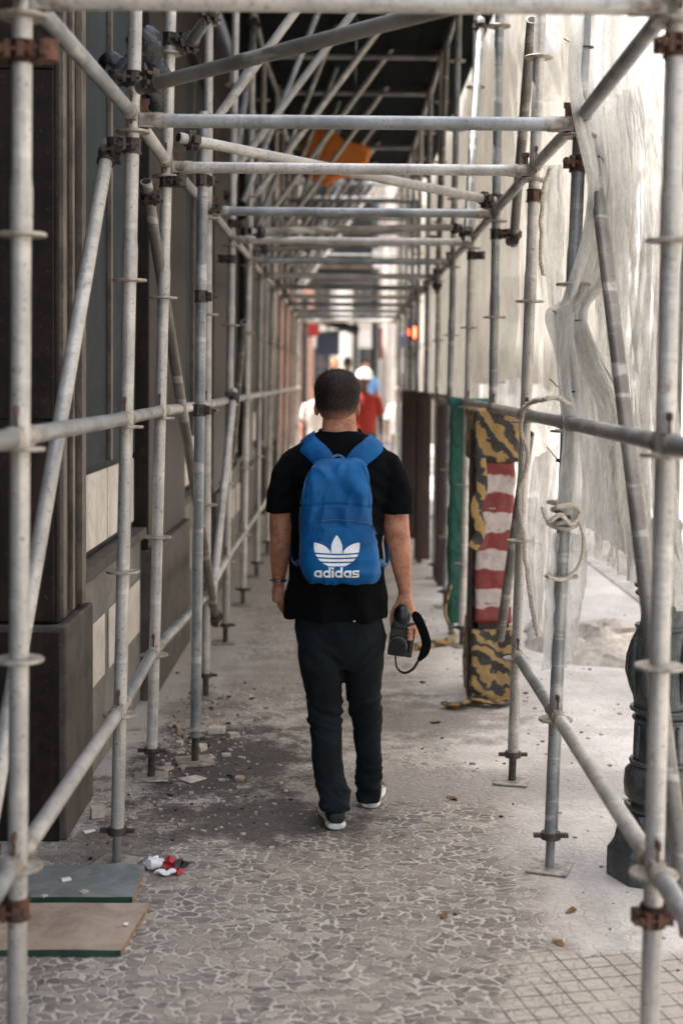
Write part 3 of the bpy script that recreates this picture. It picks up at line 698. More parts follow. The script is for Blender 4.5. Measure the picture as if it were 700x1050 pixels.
obj('side_board',MB().span((xl-.030,D0+.04,.02),(xl-.008,D0+.16,zat(440,D0))),M_dred,br,sm=False,bevel=.004)
obj('inner_frame',MB().span((xl+.02,D0+.02,.0),(xr-.02,D0+.46,zat(430,D0))),M_dred,br,sm=False)
tp=MB(); c=curve3([P(492,470,7.5),P(494,500,7.5),P(488,520,7.5),P(492,545,7.5),P(484,562,7.5)],30); tp.path(c,[.03]*31,8,flat=.12,up=(0,1,0)); obj('tape_end',tp,M_yb,br)
tp=MB(); c=curve3([P(524,718,7.6),P(505,730,7.45),P(485,727,7.5),P(470,734,7.4),P(456,732,7.45)],30); c=[Vector((q.x,q.y,.02+.02*abs(nz(q,6)))) for q in c]; tp.path(c,[.045]*31,8,flat=.3); obj('fallen_tape',tp,M_yb2,br)
tp=MB(); c=curve3([P(500,715,7.6),P(492,722,7.6),P(500,728,7.55)],12); c=[Vector((q.x,q.y,max(.03,q.z))) for q in c]; tp.path(c,[.05,.055,.06]+[.05]*10,8,flat=.6); obj('fallen_tape',tp,M_yb2,br)
D1=9.55
gx0=P(459,600,D1).x; gx1=P(485,600,D1).x
gr=thing('green_barrier','narrow barrier covered in dark green sheeting behind the striped one','barrier',((gx0+gx1)/2,D1,0))
obj('sheeting',wbox(gx0,D1,zat(640,D1),gx1,D1+.12,zat(412,D1),.014,.012,7),M_green,gr)
obj('top_fold',wbox(gx0-.01,D1-.02,zat(416,D1),gx1+.12,D1+.13,zat(409,D1),.008,.006,12),mat('teal_fold',S(30,120,104),S(20,92,80),5,.6),gr)
obj('rail',MB().cyl((gx0+.03,D1+.06,.0),(gx0+.03,D1+.06,1.6),.02,12),M_dark_tube,gr)
tp=MB(); c=curve3([P(462,600,9.45),P(456,625,9.4),P(460,640,9.4),P(466,652,9.35),P(458,668,9.2),P(440,672,9.1),P(425,672,9.0)],40); c=[Vector((q.x,q.y,max(.025,q.z))) for q in c]; tp.path(c,[.03]*41,8,flat=.35); obj('loose_tape',tp,M_yb2,gr)
for k,(px0,px1,D,yt,yb,m,l) in enumerate([(404,420,15.2,400,560,M_dred,'dark red board panel far along the street side'),(418,434,13.4,402,565,mat('brown_board',S(74,50,42),S(52,38,34),5,.7),'brown board panel between the far street side uprights'),
        (438,452,11.9,404,585,mat('grey_brown_board',S(96,84,76),S(70,62,58),5,.7),'grey brown board leaning behind the green barrier')]):
    a=P(px0,yt,D);b=P(px1,yt,D); 
    t=thing('site_board',l,'hoarding board',((a.x+b.x)/2,D,0),'boards along the street side')
    obj('board',MB().span((a.x+.08,D,.03),(b.x+.08,D+.03,a.z)),m,t,sm=False,bevel=.004); obj('batten',MB().span((a.x+.10,D-.03,.0),(a.x+.15,D-.001,a.z-.1)),M_dred,t,sm=False)

# ------------------------------------------------------------------ lamp post
M_iron=mat('dark_cast_iron',S(82,86,85),S(52,56,56),14,.36,.3,.5,.006)
lx=P(674,895,4.93); lp=thing('lamp_post','ornate dark cast iron lamp post behind the nearest right upright','lamp post',(lx.x,4.93,0))
def zz(py): return P(674,py,4.93).z
lc=(lx.x,4.93,0)
pr=[]
mb=MB(); mb.lathe(lc,[(.185,0),(.185,zz(868)),(.165,zz(862)),(.16,zz(858)),(.150,zz(845)),(.125,zz(830))],8); obj('foot',mb,M_iron,lp,ang=30)
mb=MB(); mb.lathe(lc,[(0.107,zz(830)),(0.101,zz(822)),(0.125,zz(815)),(0.129,zz(803)),(0.125,zz(790)),(0.101,zz(783)),(0.090,zz(778)),(0.088,zz(760)),(0.086,zz(738)),(0.095,zz(730)),(0.107,zz(705)),(0.112,zz(685)),(0.107,zz(660)),(0.095,zz(645)),(0.082,zz(640)),(0.077,zz(615)),(0.086,zz(606)),(0.090,zz(600)),(0.077,zz(592)),(0.060,zz(560)),(0.053,zz(545)),(0.065,zz(538)),(0.043,zz(530)),(.045,2.6),(.055,2.62),(.055,2.68),(.042,2.7),(.036,4.6)],36); sh=obj('shaft',mb,M_iron,lp)
for y_,r_ in((726,.106),(736,.096),(780,.104),(642,.094),(608,.094),(826,.118),(600,.098)):
    rg_=MB(); rg_.path([Vector((lc[0]+r_*math.cos(t_),lc[1]+r_*math.sin(t_),zz(y_))) for t_ in [2*math.pi*q_/36 for q_ in range(37)]],.008,8); obj('moulding_ring',rg_,M_iron,sh)
for k in range(10):
    a=2*math.pi*k/10+.2; ca,sa=math.cos(a),math.sin(a); q=MB()
    q.path([(lc[0]+rr_*ca,lc[1]+rr_*sa,zz(y_)) for rr_,y_ in((.093,648),(.105,660),(.112,675),(.113,690),(.105,706),(.096,718))],[.004,.012,.020,.022,.014,.004],10)
    if True:
        fl_=MB(); fl_.capsule((lc[0]+.088*ca,lc[1]+.088*sa,zz(775)),(lc[0]+.086*ca,lc[1]+.086*sa,zz(744)),.012); obj('flute',fl_,M_iron,sh)
    obj('relief_leaf',q,M_iron,sh)
hd=MB(); hd.lathe(lc,[(.04,4.6),(.12,4.66),(.16,4.95),(.19,5.2)],8); obj('lantern',hd,mat('lamp_glass',S(200,200,190),S(180,180,172),3,.2,0,0),lp)
hd=MB(); hd.lathe(lc,[(.2,5.2),(.21,5.24),(.1,5.4),(.02,5.5)],8); obj('lantern_cap',hd,M_iron,lp)

# ------------------------------------------------------------------ ground clutter
M_ply=stone_mat('plywood',S(168,150,132),S(146,129,113),S(116,102,90),6,.7)
M_gply=stone_mat('grey_plywood',S(126,130,126),S(104,108,106),S(84,84,82),6,.7)
M_edge=mat('board_edge',S(160,124,94),S(112,88,68),40,.8)
M_gedge=mat('green_board_edge',S(34,68,52),S(28,48,40),20,.7)
def board(label,q,z0,th,m,edge,fedge):
    vs=[G(x,y,z0+th) for x,y in q]; c=sum(vs,Vector())/4
    t=thing('plywood_board',label,'board',(c.x,c.y,z0),'boards lying on the pavement')
    top=MB(); lo=[Vector((v.x,v.y,z0)) for v in vs]; N_=14; vv=[]
    for j in range(N_+1):
        for i in range(N_+1):
            u=i/N_;w=j/N_; p_=(vs[0]*(1-u)+vs[1]*u)*(1-w)+(vs[3]*(1-u)+vs[2]*u)*w; vv.append(p_+Vector((0,0,.003*nz(p_,5))))
    top.add(vv,[(j*(N_+1)+i,j*(N_+1)+i+1,(j+1)*(N_+1)+i+1,(j+1)*(N_+1)+i) for j in range(N_) for i in range(N_)])
    for a in range(4):
        b_=(a+1)%4; idx={0:[j for j in range(N_+1)],1:[j*(N_+1)+N_ for j in range(N_+1)],2:[N_*(N_+1)+N_-j for j in range(N_+1)],3:[(N_-j)*(N_+1) for j in range(N_+1)]}[a]
        e=MB(); up=[vv[i] for i in idx]; dn=[Vector((p_.x,p_.y,z0)) for p_ in up]
        e.add(up+dn,[(k,k+1,k+len(up)+1,k+len(up)) for k in range(len(up)-1)]); 
        if a==2: f_=e
        elif a==1: r_=e
        else: top.add(e.v,e.f)
    o=obj('sheet',top,m,t,sm=False); obj('edge',r_,edge,t,sm=False); obj('edge',f_,fedge,t,sm=False)
board('brown plywood sheet with a green front edge on the pavement at lower left',[(-30,926),(153,926),(124,974),(-80,974)],.003,.02,M_ply,M_edge,M_gedge)
board('grey plywood sheet lying just behind the brown one',[(20,888),(149,886),(136,920),(0,920)],.004,.024,M_gply,M_edge,M_gedge)
# litter wrapper
M_wr=mat('white_paper',S(228,222,222),S(200,196,198),20,.6); M_rr=mat('red_foil',S(190,34,44),S(140,24,34),20,.4); M_bk=mat('black_scrap',S(30,28,30),S(22,22,24),20,.5)
lt=thing('crumpled_wrapper','crumpled red and white wrapper beside the grey plywood sheet','litter',G(168,893))
def crump(c,r,a,seed): 
    mb=MB(); mb.ell(c,r,16,10); mb.v=[v+Vector((nz(v+Vector((seed,0,0)),40),nz(v+Vector((0,seed,0)),40),nz(v+Vector((0,0,seed)),40)*.8))*a for v in mb.v]; 
    for v in mb.v: v.z=max(v.z,.003)
    return mb
obj('paper',crump(G(159,890)+Vector((0,0,.02)),(.035,.03,.018),.03,1),M_wr,lt,ang=20)
obj('foil',crump(G(174,889)+Vector((0,0,.02)),(.03,.02,.014),.03,4),M_rr,lt,ang=20); obj('foil',crump(G(183,896)+Vector((0,0,.01)),(.02,.02,.01),.02,7),M_rr,lt,ang=20)
obj('paper',crump(G(170,898)+Vector((0,0,.012)),(.04,.012,.01),.02,9),M_wr,lt,ang=20); obj('scrap',crump(G(186,890)+Vector((0,0,.012)),(.03,.02,.01),.02,13),M_bk,lt,ang=20)
M_conc=stone_mat('broken_concrete',S(190,180,166),S(162,152,140),S(130,120,110),12,.85)
M_leaf=mat('dry_leaf',S(120,86,48),S(92,70,42),20,.7)
def chunk(px,py,w,h,d,label,m,seed,z=0,cat='rubble'):
    g0=G(px,py); mb=MB(); rot=Matrix.Rotation(R(seed*37%90),3,'Z')
    mb.box(g0+Vector((0,0,h/2+z)),(w,d,h),rot); 
    mb.v=[v+Vector((nz(v*30+Vector((seed,0,0))),nz(v*30+Vector((0,seed,3))),nz(v*25)*.4))*w*.18 for v in mb.v]
    for v in mb.v: v.z=max(v.z,.001+z)
    return solo('rubble_chunk' if cat=='rubble' else 'litter_scrap',mb,m,label,cat,'rubble on the pavement' if cat=='rubble' else 'scraps on the ground',bevel=.003,sm=False)
chunk(100,838,.055,.045,.05,'pale broken block of stone against the foot of the wall',M_conc,3)
chunk(130,852,.045,.015,.03,'small flat stone chip at the foot of the second wall side upright',M_conc,5)
chunk(92,853,.05,.006,.03,'flat white scrap at the foot of the wall',M_wr,6)
chunk(68,911,.035,.012,.02,'torn white scrap lying on the grey plywood sheet',M_wr,8,.026,'litter')
chunk(86,924,.03,.01,.02,'tiny pale scrap on the edge of the grey plywood sheet',M_conc,9,.026,'litter')
chunk(46,927,.02,.008,.02,'tiny grey scrap on the brown plywood sheet near its back edge',M_conc,11,.024,'litter')
chunk(129,956,.02,.006,.015,'tiny white scrap on the brown plywood sheet near its right edge',M_wr,12,.024,'litter')
# scattered crumbs: nobody could count them
cr=MB()
for k in range(900):
    zone=random.random()
    if zone<.45: x=random.gauss(-.72,.16); y=random.gauss(6.7,.55)
    elif zone<.6: x=random.gauss(-.5,.3); y=random.gauss(5.7,.35)
    elif zone<.8: x=random.uniform(.5,2.2); y=random.uniform(4.2,11)
    else: x=random.uniform(-1,1.2); y=random.uniform(3.9,9)
    if x<-1.02: continue
    s_=random.choice((.004,.006,.006,.009,.012 if y>5.8 else .008)); rot=Matrix.Rotation(random.uniform(0,6),3,'Z')
    cr.box((x,y,s_*.3),(s_*random.uniform(1,2.4),s_*random.uniform(.8,1.6),s_*.8),rot,mi=random.choice((0,0,0,1,2)))
me=cr.mesh('gravel_crumbs')
for mm in(M_conc,M_plinth,M_bk): me.materials.append(mm)
for p_,i_ in zip(me.polygons,cr.mi): p_.material_index=i_
o=bpy.data.objects.new('gravel_crumbs',me); col.objects.link(o); tagit(o,'loose crumbs of rubble and grit scattered over the pavement','rubble',kind='stuff')
big=[(188,752,.09,.05,'first'),(205,770,.07,.04,''),(222,752,.10,.045,''),(212,745,.06,.03,''),(184,765,.05,.03,''),(240,756,.07,.03,''),(170,790,.08,.02,''),(232,776,.05,.02,''),(198,800,.12,.012,''),(246,800,.06,.02,'')]
desc=['pale rubble lump at the left of the dirt pile by the wall','rubble piece just above the plate of the extra upright','largest rubble lump in the dirt behind the third upright','small rubble lump at the back of the dirt pile','small chip left of the extra upright','flat rubble piece right of the extra upright','thin slab of rubble near the third upright','chip in front of the rubble pile to the right','thin flat slab in the dark dirt','small chip at the right edge of the dark dirt']
for k,(a,b_,w,h,_) in enumerate(big): chunk(a,b_,w*.8,h*.8,w*.6,desc[k],M_conc if k%3 else M_ply,k+20)
for k,(a,b_,l) in enumerate([(446,742,'dark scrap lying on the far pavement near the fallen tape'),(455,940,'dry leaf on the pale dust at lower right'),(463,820,'dark leaf beside the foot of the second street side upright'),(585,935,'small dry leaf in front of the second street side upright'),(572,968,'brown leaf on the pale paving at lower right')]):
    g0=G(a,b_); mb=MB(); n_=8; r_=.028; rot=Matrix.Rotation(k*1.3,3,'Z')
    vs=[rot@Vector((r_*math.cos(2*math.pi*i/n_),r_*.45*math.sin(2*math.pi*i/n_),.006+.008*math.sin(i*2.1+k))) for i in range(n_)]
    lo_=[v-Vector((0,0,.0015)) for v in vs]
    mb.add([g0+v for v in vs]+[g0+v for v in lo_],[tuple(range(n_)),tuple(range(2*n_-1,n_-1,-1))]+[(i,(i+1)%n_,n_+(i+1)%n_,n_+i) for i in range(n_)])
    solo('dry_leaf',mb,M_leaf if k!=0 else M_bk,l,'leaf','leaves on the ground')
# rubble heap by the street
def heap(px,py,D,rx,ry,rz,label,m):
    c=P(px,py,D); mb=MB(); mb.ell((c.x,c.y,0),(rx,ry,rz),40,24)
    mb.v=[v+Vector((nz(v,5),nz(v+Vector((3,1,0)),5),nz(v,4)))*rz*.9+Vector((nz(v*16),nz(v*17),nz(v*15)))*.03 for v in mb.v]
    for v in mb.v: v.z-=.05
    solo('sand_heap',mb,m,label,'heap')
heap(603,660,9.3,.5,.8,.16,'low pale heap of sand and dust beside the street behind the netting',M_conc)

# ------------------------------------------------------------------ far things
M_or=mat('orange_canvas',S(236,140,62),S(214,116,46),3,.7)
a=[P(306,152,14.9),P(318,132,14.9),P(330,123,14.9),P(342,134,14.85),P(350,143,14.8),P(381,152,14.8),P(378,166,14.8),P(366,182,14.8),P(345,184,14.8),P(335,192,14.8),P(312,184,14.8)]
mb=MB(); n_=len(a); off=Vector((0,.25,.05)); mb.add(a+[v+off for v in a],[tuple(range(n_)),tuple(range(2*n_-1,n_-1,-1))]+[(i,(i+1)%n_,n_+(i+1)%n_,n_+i) for i in range(n_)])
solo('orange_tarpaulin',mb,M_or,'orange canvas bundle slung high under the scaffold deck in the distance','tarpaulin',bevel=.04)
tlx=P(424,341,30); tf=thing('traffic_light','traffic light showing red on a slim pole far down the street','traffic light',(tlx.x,30,0))
obj('pole',MB().cyl((tlx.x,30.1,0),(tlx.x,30.1,2.5),.05),M_iron,tf); h_=obj('housing',MB().span((tlx.x-.15,29.98,2.2),(tlx.x+.15,30.25,3.1)),M_black,tf,sm=False,bevel=.03)
obj('red_lamp',MB().lathe((0,0,0),[(.001,0),(.1,0)],4) if False else MB().ell((tlx.x,29.97,tlx.z),(.11,.05,.11)),mat('red_signal',S(230,50,30),emit=(S(255,70,40),6)),h_)
obj('dark_lamp',MB().ell((tlx.x,29.97,tlx.z-.3),(.11,.04,.11)),M_glass,h_)
sx=P(324,338,26.5); sg=thing('shop_sign','red shop sign projecting from the wall at the far left','sign',(sx.x,26.5,sx.z-.2))
obj('panel',MB().span((sx.x-.16,26.5,sx.z-.12),(sx.x+.06,26.6,sx.z+.12)),mat('red_sign',S(150,40,34)),sg,sm=False,bevel=.01); obj('bracket',MB().cyl((sx.x-.5,26.55,sx.z),(sx.x-.2,26.55,sx.z),.02,8),M_iron,sg)
ax_=P(352,330,30); aw=thing('shop_awning','dark awning jutting out over the pavement far ahead','awning',(ax_.x-.4,30,ax_.z))
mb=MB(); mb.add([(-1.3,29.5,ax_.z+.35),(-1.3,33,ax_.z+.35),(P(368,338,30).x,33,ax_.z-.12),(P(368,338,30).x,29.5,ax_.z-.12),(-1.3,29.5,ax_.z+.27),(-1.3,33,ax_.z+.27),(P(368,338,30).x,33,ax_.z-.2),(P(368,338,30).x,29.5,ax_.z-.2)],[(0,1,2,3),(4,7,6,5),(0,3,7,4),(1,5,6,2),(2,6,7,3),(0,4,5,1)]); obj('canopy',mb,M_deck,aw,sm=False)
obj('support_arm',MB().cyl((-1.3,29.8,ax_.z-.4),(P(362,338,30).x,29.8,ax_.z-.15),.025,8),M_iron,aw)
clx=P(399,400,36); st_=thing('stone_column','pale free-standing stone column at the far end of the walkway','column',(clx.x,36,0))
obj('shaft',MB().lathe((clx.x,36,0),[(.20,.9),(.19,2),(.17,5.5)],24),M_white,st_); obj('pedestal',MB().lathe((clx.x,36,0),[(.42,0),(.42,.25),(.34,.4),(.32,.8),(.24,.92)],24),M_white,st_); obj('capital',MB().lathe((clx.x,36,0),[(.17,5.5),(.26,5.65),(.3,5.9)],24),M_white,st_)
dx=P(384,400,31); solo('signpost',MB().cyl((dx.x,31,0),(dx.x,31,4.2),.085,14),M_iron,'dark slim post rising between the awning and the pale column','post')
# second hand: blue poster/sign and low wall
bx_=P(411,375,33); sg=thing('street_sign','white street sign with blue band on a post at the far right','sign',(bx_.x,33,0))
obj('post',MB().cyl((bx_.x,33.05,0),(bx_.x,33.05,3),.03,8),M_iron,sg); pp=obj('plate',MB().span((bx_.x-.13,33-.02,1.9),(bx_.x+.13,33,2.9)),M_wr,sg,sm=False); obj('band',MB().span((bx_.x-.11,32.97,2.5),(bx_.x+.11,32.979,2.8)),mat('sign_blue',S(50,90,150)),pp,sm=False)
for k,(px_,D_,h__,l_) in enumerate([(312,29,3.4,'slim grey post nearest the terracotta piers in the far distance'),(364,34,4.6,'grey lamp standard left of the pale column in the far distance'),(417,31,3.8,'dark post beside the traffic light far down the street')]):
    q=P(px_,400,D_); t=thing('street_post',l_,'post',(q.x,D_,0),'posts in the far distance'); obj('pole',MB().cyl((q.x,D_,0),(q.x,D_,h__),.06,12),M_iron,t); obj('cap',MB().ell((q.x,D_,h__),(.12,.12,.10)),M_iron,t)
for k,(px_,py_,D_,w_,h__,c_,l_) in enumerate([(336,352,30,.5,.5,S(60,74,96),'small blue hanging sign beneath the dark awning'),(394,352,40,.6,.9,S(120,60,50),'dull red board fixed beside the pale column far away'),(376,316,44,.8,.7,S(80,84,88),'grey board high on the far white building')]):
    q=P(px_,py_,D_); t=thing('hanging_sign',l_,'sign',(q.x,D_,q.z-h__/2)); obj('panel',MB().span((q.x-w_/2,D_,q.z-h__/2),(q.x+w_/2,D_+.06,q.z+h__/2)),mat('sign_paint_'+['blue','red','grey'][k],c_),t,sm=False,bevel=.01); obj('bracket',MB().cyl((q.x,D_+.08,q.z-h__/2),(q.x,D_+.08,q.z+h__/2+.4),.02,8),M_iron,t)
# steps at the end
stp=thing('stone_steps','low pale stone steps at the far end of the walkway','steps',(0,26.5,0))
for k in range(3): obj('step',MB().span((-1.1,24.6+k*.4,.001+.0),(1.3,30,.14*(k+1)-.0)) if k==0 else MB().span((-1.1,24.6+k*.4,.14*k+.002),(1.3,30,.14*(k+1))),M_plinth,stp,sm=False,bevel=.01)

# ------------------------------------------------------------------ people
M_skin=mat('skin',S(184,128,98),S(146,94,70),16,.5,0,.3,.002,spec=.4)
M_skin_d=mat('dark_skin',S(96,62,46),S(78,50,38),12,.5,0,.1,.002)
M_hair=mat('dark_hair',S(34,27,23),S(12,10,9),90,.62,0,.9,.003,spec=.25,stretch=(1,1,.4))
def fade_mat(zlo,zhi):
    m=bpy.data.materials.new('faded_hair'); m.use_nodes=True; t=NT(m); p=t.pos(); z=t.n('ShaderNodeSeparateXYZ',None,Vector=p).outputs[2]
    n=t.noise(t.sc(p,(1,1,.45)),330,3,.7); n2=t.noise(t.sc(p,(1,1,.5)),120,4,.7)
    f=t.math('ADD',t.ss(z,zlo,zhi),t.math('MULTIPLY',t.math('SUBTRACT',n,.5),1.1),clamp=True)
    d=t.mix(t.ss(n2,.35,.65),S(14,11,10),S(44,35,30)); c=t.mix(f,S(140,98,76),d)
    b=t.n('ShaderNodeBsdfPrincipled',None,Base_Color=c,Roughness=.65); b.inputs['Specular IOR Level'].default_value=.25
    t.t.links.new(t.bump(n2,.9,.004),b.inputs['Normal']); t.out(b.outputs[0]); return m
M_shirt=mat('black_shirt',S(13,14,15),S(9,10,11),10,.95,0,.3,.004,spec=.08)
M_jeans=mat('black_jeans',S(22,28,30),S(14,18,19),9,.85,0,.45,.003,spec=.16)
M_shoe=mat('black_shoe',S(20,21,23),S(14,15,16),20,.55,0,.4,.002)
M_sole=mat('white_sole',S(226,222,212),S(200,194,184),20,.6)
DB=5.60
def ring(xl,xr,y,D,b,dy=0,tilt=None):
    a=P(xl,y,D);c=P(xr,y,D); return ((a+c)/2,(c-a).length/2,b)
def loft(mb,rs,n=30,e=2.2): mb.rings([ring(*r) for r in rs],n,e); return mb
root=thing('person','man walking away in black T-shirt and black jeans, carrying blue backpack and camera','person',G(352,850))
# --- body (one continuous mesh)
body=MB()
hc=P(345.5,413,DB+.01); 
body.ell(hc+Vector((0,.01,.015)),(.077,.098,.104),30,20)                 # cranium
body.ell(hc+Vector((0,.055,-.05)),(.058,.06,.07),24,16)                 # jaw/face
body.ell(hc+Vector((0,.112,-.025)),(.014,.02,.024),12,8); body.ell(hc+Vector((0,.125,-.035)),(.012,.014,.012),12,8)  # nose
body.ell(hc+Vector((0,.103,-.066)),(.024,.012,.006),12,8); body.ell(hc+Vector((0,.102,-.076)),(.021,.012,.007),12,8) # lips
for s_ in(-1,1):
    body.ell(hc+Vector((.0815*s_,.01,-.022)),(.010,.022,.033),12,10,Matrix.Rotation(.35*s_,3,'Z'))   # ears
    body.ell(hc+Vector((.03*s_,.088,.008)),(.02,.012,.008),12,8)                                  # brow
loft(body,[(330,366,408,DB+.02,.058),(331,364,425,DB+.01,.056),(330,366,440,DB,.06),(322,374,452,DB,.06),(308,390,468,DB,.075),(303,396,485,DB,.09),(304,388,530,DB,.10),(310,384,580,DB,.095),(306,388,625,DB,.11),(308,390,655,DB,.105)],26)
# legs inside jeans
def interpL(rows,n):
    out=[]
    for k in range(n+1):
        y=rows[0][2]+(rows[-1][2]-rows[0][2])*k/n; r=interp([(q[2],q[0],q[1],q[3],q[4]) for q in rows],y); out.append((r[0],r[1],y,r[2],r[3]))
    return out
legL=[(305,352,636,DB,.105),(303,352,660,DB-.01,.118),(307,352,685,DB-.01,.105),(312,351,710,DB-.005,.088),(315,350,730,DB+.0,.075),(317,350,750,DB-.01,.073),(318,352,775,DB-.045,.073),(323,354,800,DB-.10,.062),(327,359,816,DB-.172,.066),(328,360,829,DB-.192,.072)]
legR=[(346,393,636,DB,.105),(349,395,660,DB+.01,.118),(350,393,685,DB+.03,.105),(354,391,710,DB+.055,.088),(358,391,730,DB+.075,.076),(361,392,750,DB+.08,.073),(363,392,770,DB+.07,.068),(365,391,790,DB+.075,.058),(365,389.5,806,DB+.08,.055),(365,390,821,DB+.08,.057)]
def shrink(rs,k,dy=0): return [((a+b)/2-(b-a)/2*k,(a+b)/2+(b-a)/2*k,y+dy,D,t_*k) for a,b,y,D,t_ in rs]
loft(body,shrink(legL,.60)); loft(body,shrink(legR,.60))
# feet
fL=Vector(P(346,850,DB-.12)); fR=Vector(P(378,828,DB+.09))
# arms
armL=[(296,313,478,DB,.035),(284,305,495,DB,.045),(276.5,301,520,DB,.050),(276,301,540,DB,.046),(277,300,556,DB+.01,.045),(277,297,575,DB+.03,.04),(279,292.5,594,DB+.055,.030),(280,292,600,DB+.06,.026)]
armR=[(386,403,478,DB,.035),(391,414,495,DB,.045),(391.5,418.5,520,DB,.050),(391,419.5,540,DB,.046),(395,421,556,DB+.01,.044),(401,422,580,DB+.03,.037),(408,421.5,605,DB+.05,.026),(408.5,421.5,612,DB+.055,.024)]
loft(body,armL,22,2.1); loft(body,armR,22,2.1)
# left hand: relaxed, palm towards thigh, fingers down, slightly curled
def hnd(px,py,D): return P(px,py,D)
DH=DB+.07
palmL=[(280,292,598,DH-.005,.026),(279,293,604,DH,.034),(278.5,295,611,DH+.0,.038),(279.5,296,617,DH,.036)]
loft(body,palmL,20,2.6)
# fingers ordered front (index, away from us) to back (little, nearest)
def finger(pts,r):
    q=curve3(pts,8); body.path(q,[r*(1.0-.028*i) for i in range(len(q))],10); body.ell(q[-1],(r*.78,)*3,10,8); body.ell(q[0],(r*1.05,)*3,10,8)
for k,(dD,ln,r) in enumerate([(.030,.92,.0085),(.011,1.0,.009),(-.010,.95,.0085),(-.030,.76,.0075)]):
    x0=285+k*.9
    finger([hnd(x0,612,DH+dD),hnd(x0+1,612+9*ln,DH+dD+.002),hnd(x0+4.5,612+15.5*ln,DH+dD+.008),hnd(x0+8.5,612+18*ln,DH+dD+.012)],r)
finger([hnd(284,602,DH+.03),hnd(288,609,DH+.055),hnd(291,616,DH+.062),hnd(293,621,DH+.058)],.0098)   # thumb leaves the side, forward
# right hand: wraps the camera body
DC=DB+.02
palmR=[(408,421.5,610,DC+.03,.025),(406,423,616,DC+.03,.030),(404.5,425,623,DC+.04,.030),(405,426,631,DC+.045,.028)]
loft(body,palmR,20,2.6)
finger([hnd(409,616,DC+.02),hnd(403,626,DC+.01),hnd(401.2,636,DC+.0),hnd(402,645,DC-.005)],.0098)   # thumb on the left
for k,(y1,ln,r) in enumerate([(646,1,.0085),(641,1,.0088),(651,.95,.0082),(655,.85,.0075)]):
    o_=k*4.0
    finger([hnd(424,627+o_*.6,DC+.05-.0*k),hnd(429,634+o_,DC+.03),hnd(427,640+o_,DC-.01),hnd(422,643.5+o_,DC-.045),hnd(418.5,644+o_,DC-.050)],r)
bm=remesh(body,.0042,3,.45)
bobj=obj('body',bm,M_skin,root,ang=180)
for s_ in(-1,1):
    e=obj('eye',MB().ell(hc+Vector((.031*s_,.094,-.004)),(.012,.008,.007),14,10),mat('eye_white',S(220,214,206)),bobj)
    obj('iris',MB().ell(hc+Vector((.031*s_,.1005,-.004)),(.0055,.003,.0055),12,8),mat('iris_dark',S(30,20,14)),root).parent=bobj
# bracelet
wb_=MB(); cc,aa,bb=ring(278,293.5,594.5,DB+.057,.033); 
wb_.path([cc+Vector((aa*1.08*math.cos(t),bb*math.sin(t),.0)) for t in [2*math.pi*k/24 for k in range(25)]],.0055,8); obj('bracelet',wb_,mat('steel_bracelet',S(120,124,128),rough=.3,metal=.9),root)
# --- hair
def inhair(v):
    q=v-hc
    lim=-.062 if q.y<.0 else -.062+ (q.y)*2.3
    if q.y>.05: lim=.05+ (q.y-.05)*.6
    # around ears
    if abs(q.x)>.068 and -.02<q.y<.04: lim=max(lim,.0)
    return q.z>lim
def hairf(co,n):
    q=co-hc; k=min(1,max(0,(q.z+.062)/.07)); th=.0015+.008*k+ .008*max(0,q.z/.1)
    return co+n*(th+.003*k*nz(co,24)+.0012*nz((co.x*60,co.y*60,co.z*25)))
hm=remesh(MB().ell(hc+Vector((0,.008,.012)),(.080,.101,.104),30,20).ell(hc+Vector((0,.005,.045)),(.080,.098,.072),30,20).ell(hc+Vector((0,-.012,-.025)),(.064,.070,.062),24,16),.0045,2,fn=hairf)
import bmesh
b=bmesh.new(); b.from_mesh(hm); dele=[f for f in b.faces if not inhair(f.calc_center_median()+Vector((0,0,.006*nz(f.calc_center_median(),80))))]
bmesh.ops.delete(b,geom=dele,context='FACES'); 
# short strands
fl=[f for f in b.faces]; rnd=random.Random(3)
fs2=[(f.calc_center_median().copy(),f.normal.copy()) for f in fl]
for (c_,n_) in rnd.sample(fs2,min(len(fs2),9000)):
    q=c_-hc; k=min(1,max(.12,(q.z+.05)/.09)); L_=(.005+.013*rnd.random())*k; t_=Vector((rnd.uniform(-.7,.7),rnd.uniform(-.7,.7),rnd.uniform(-2.4,-.6)))
    d_=(n_*.9+t_*.45).normalized(); s_=n_.cross(t_).normalized()*.0009
    v1=b.verts.new(c_-s_-n_*.001);v2=b.verts.new(c_+s_-n_*.001);v3=b.verts.new(c_+d_*L_); b.faces.new((v1,v2,v3))
b.to_mesh(hm); b.free(); obj('hair',hm,fade_mat(hc.z-.066,hc.z-.014),root,ang=180)
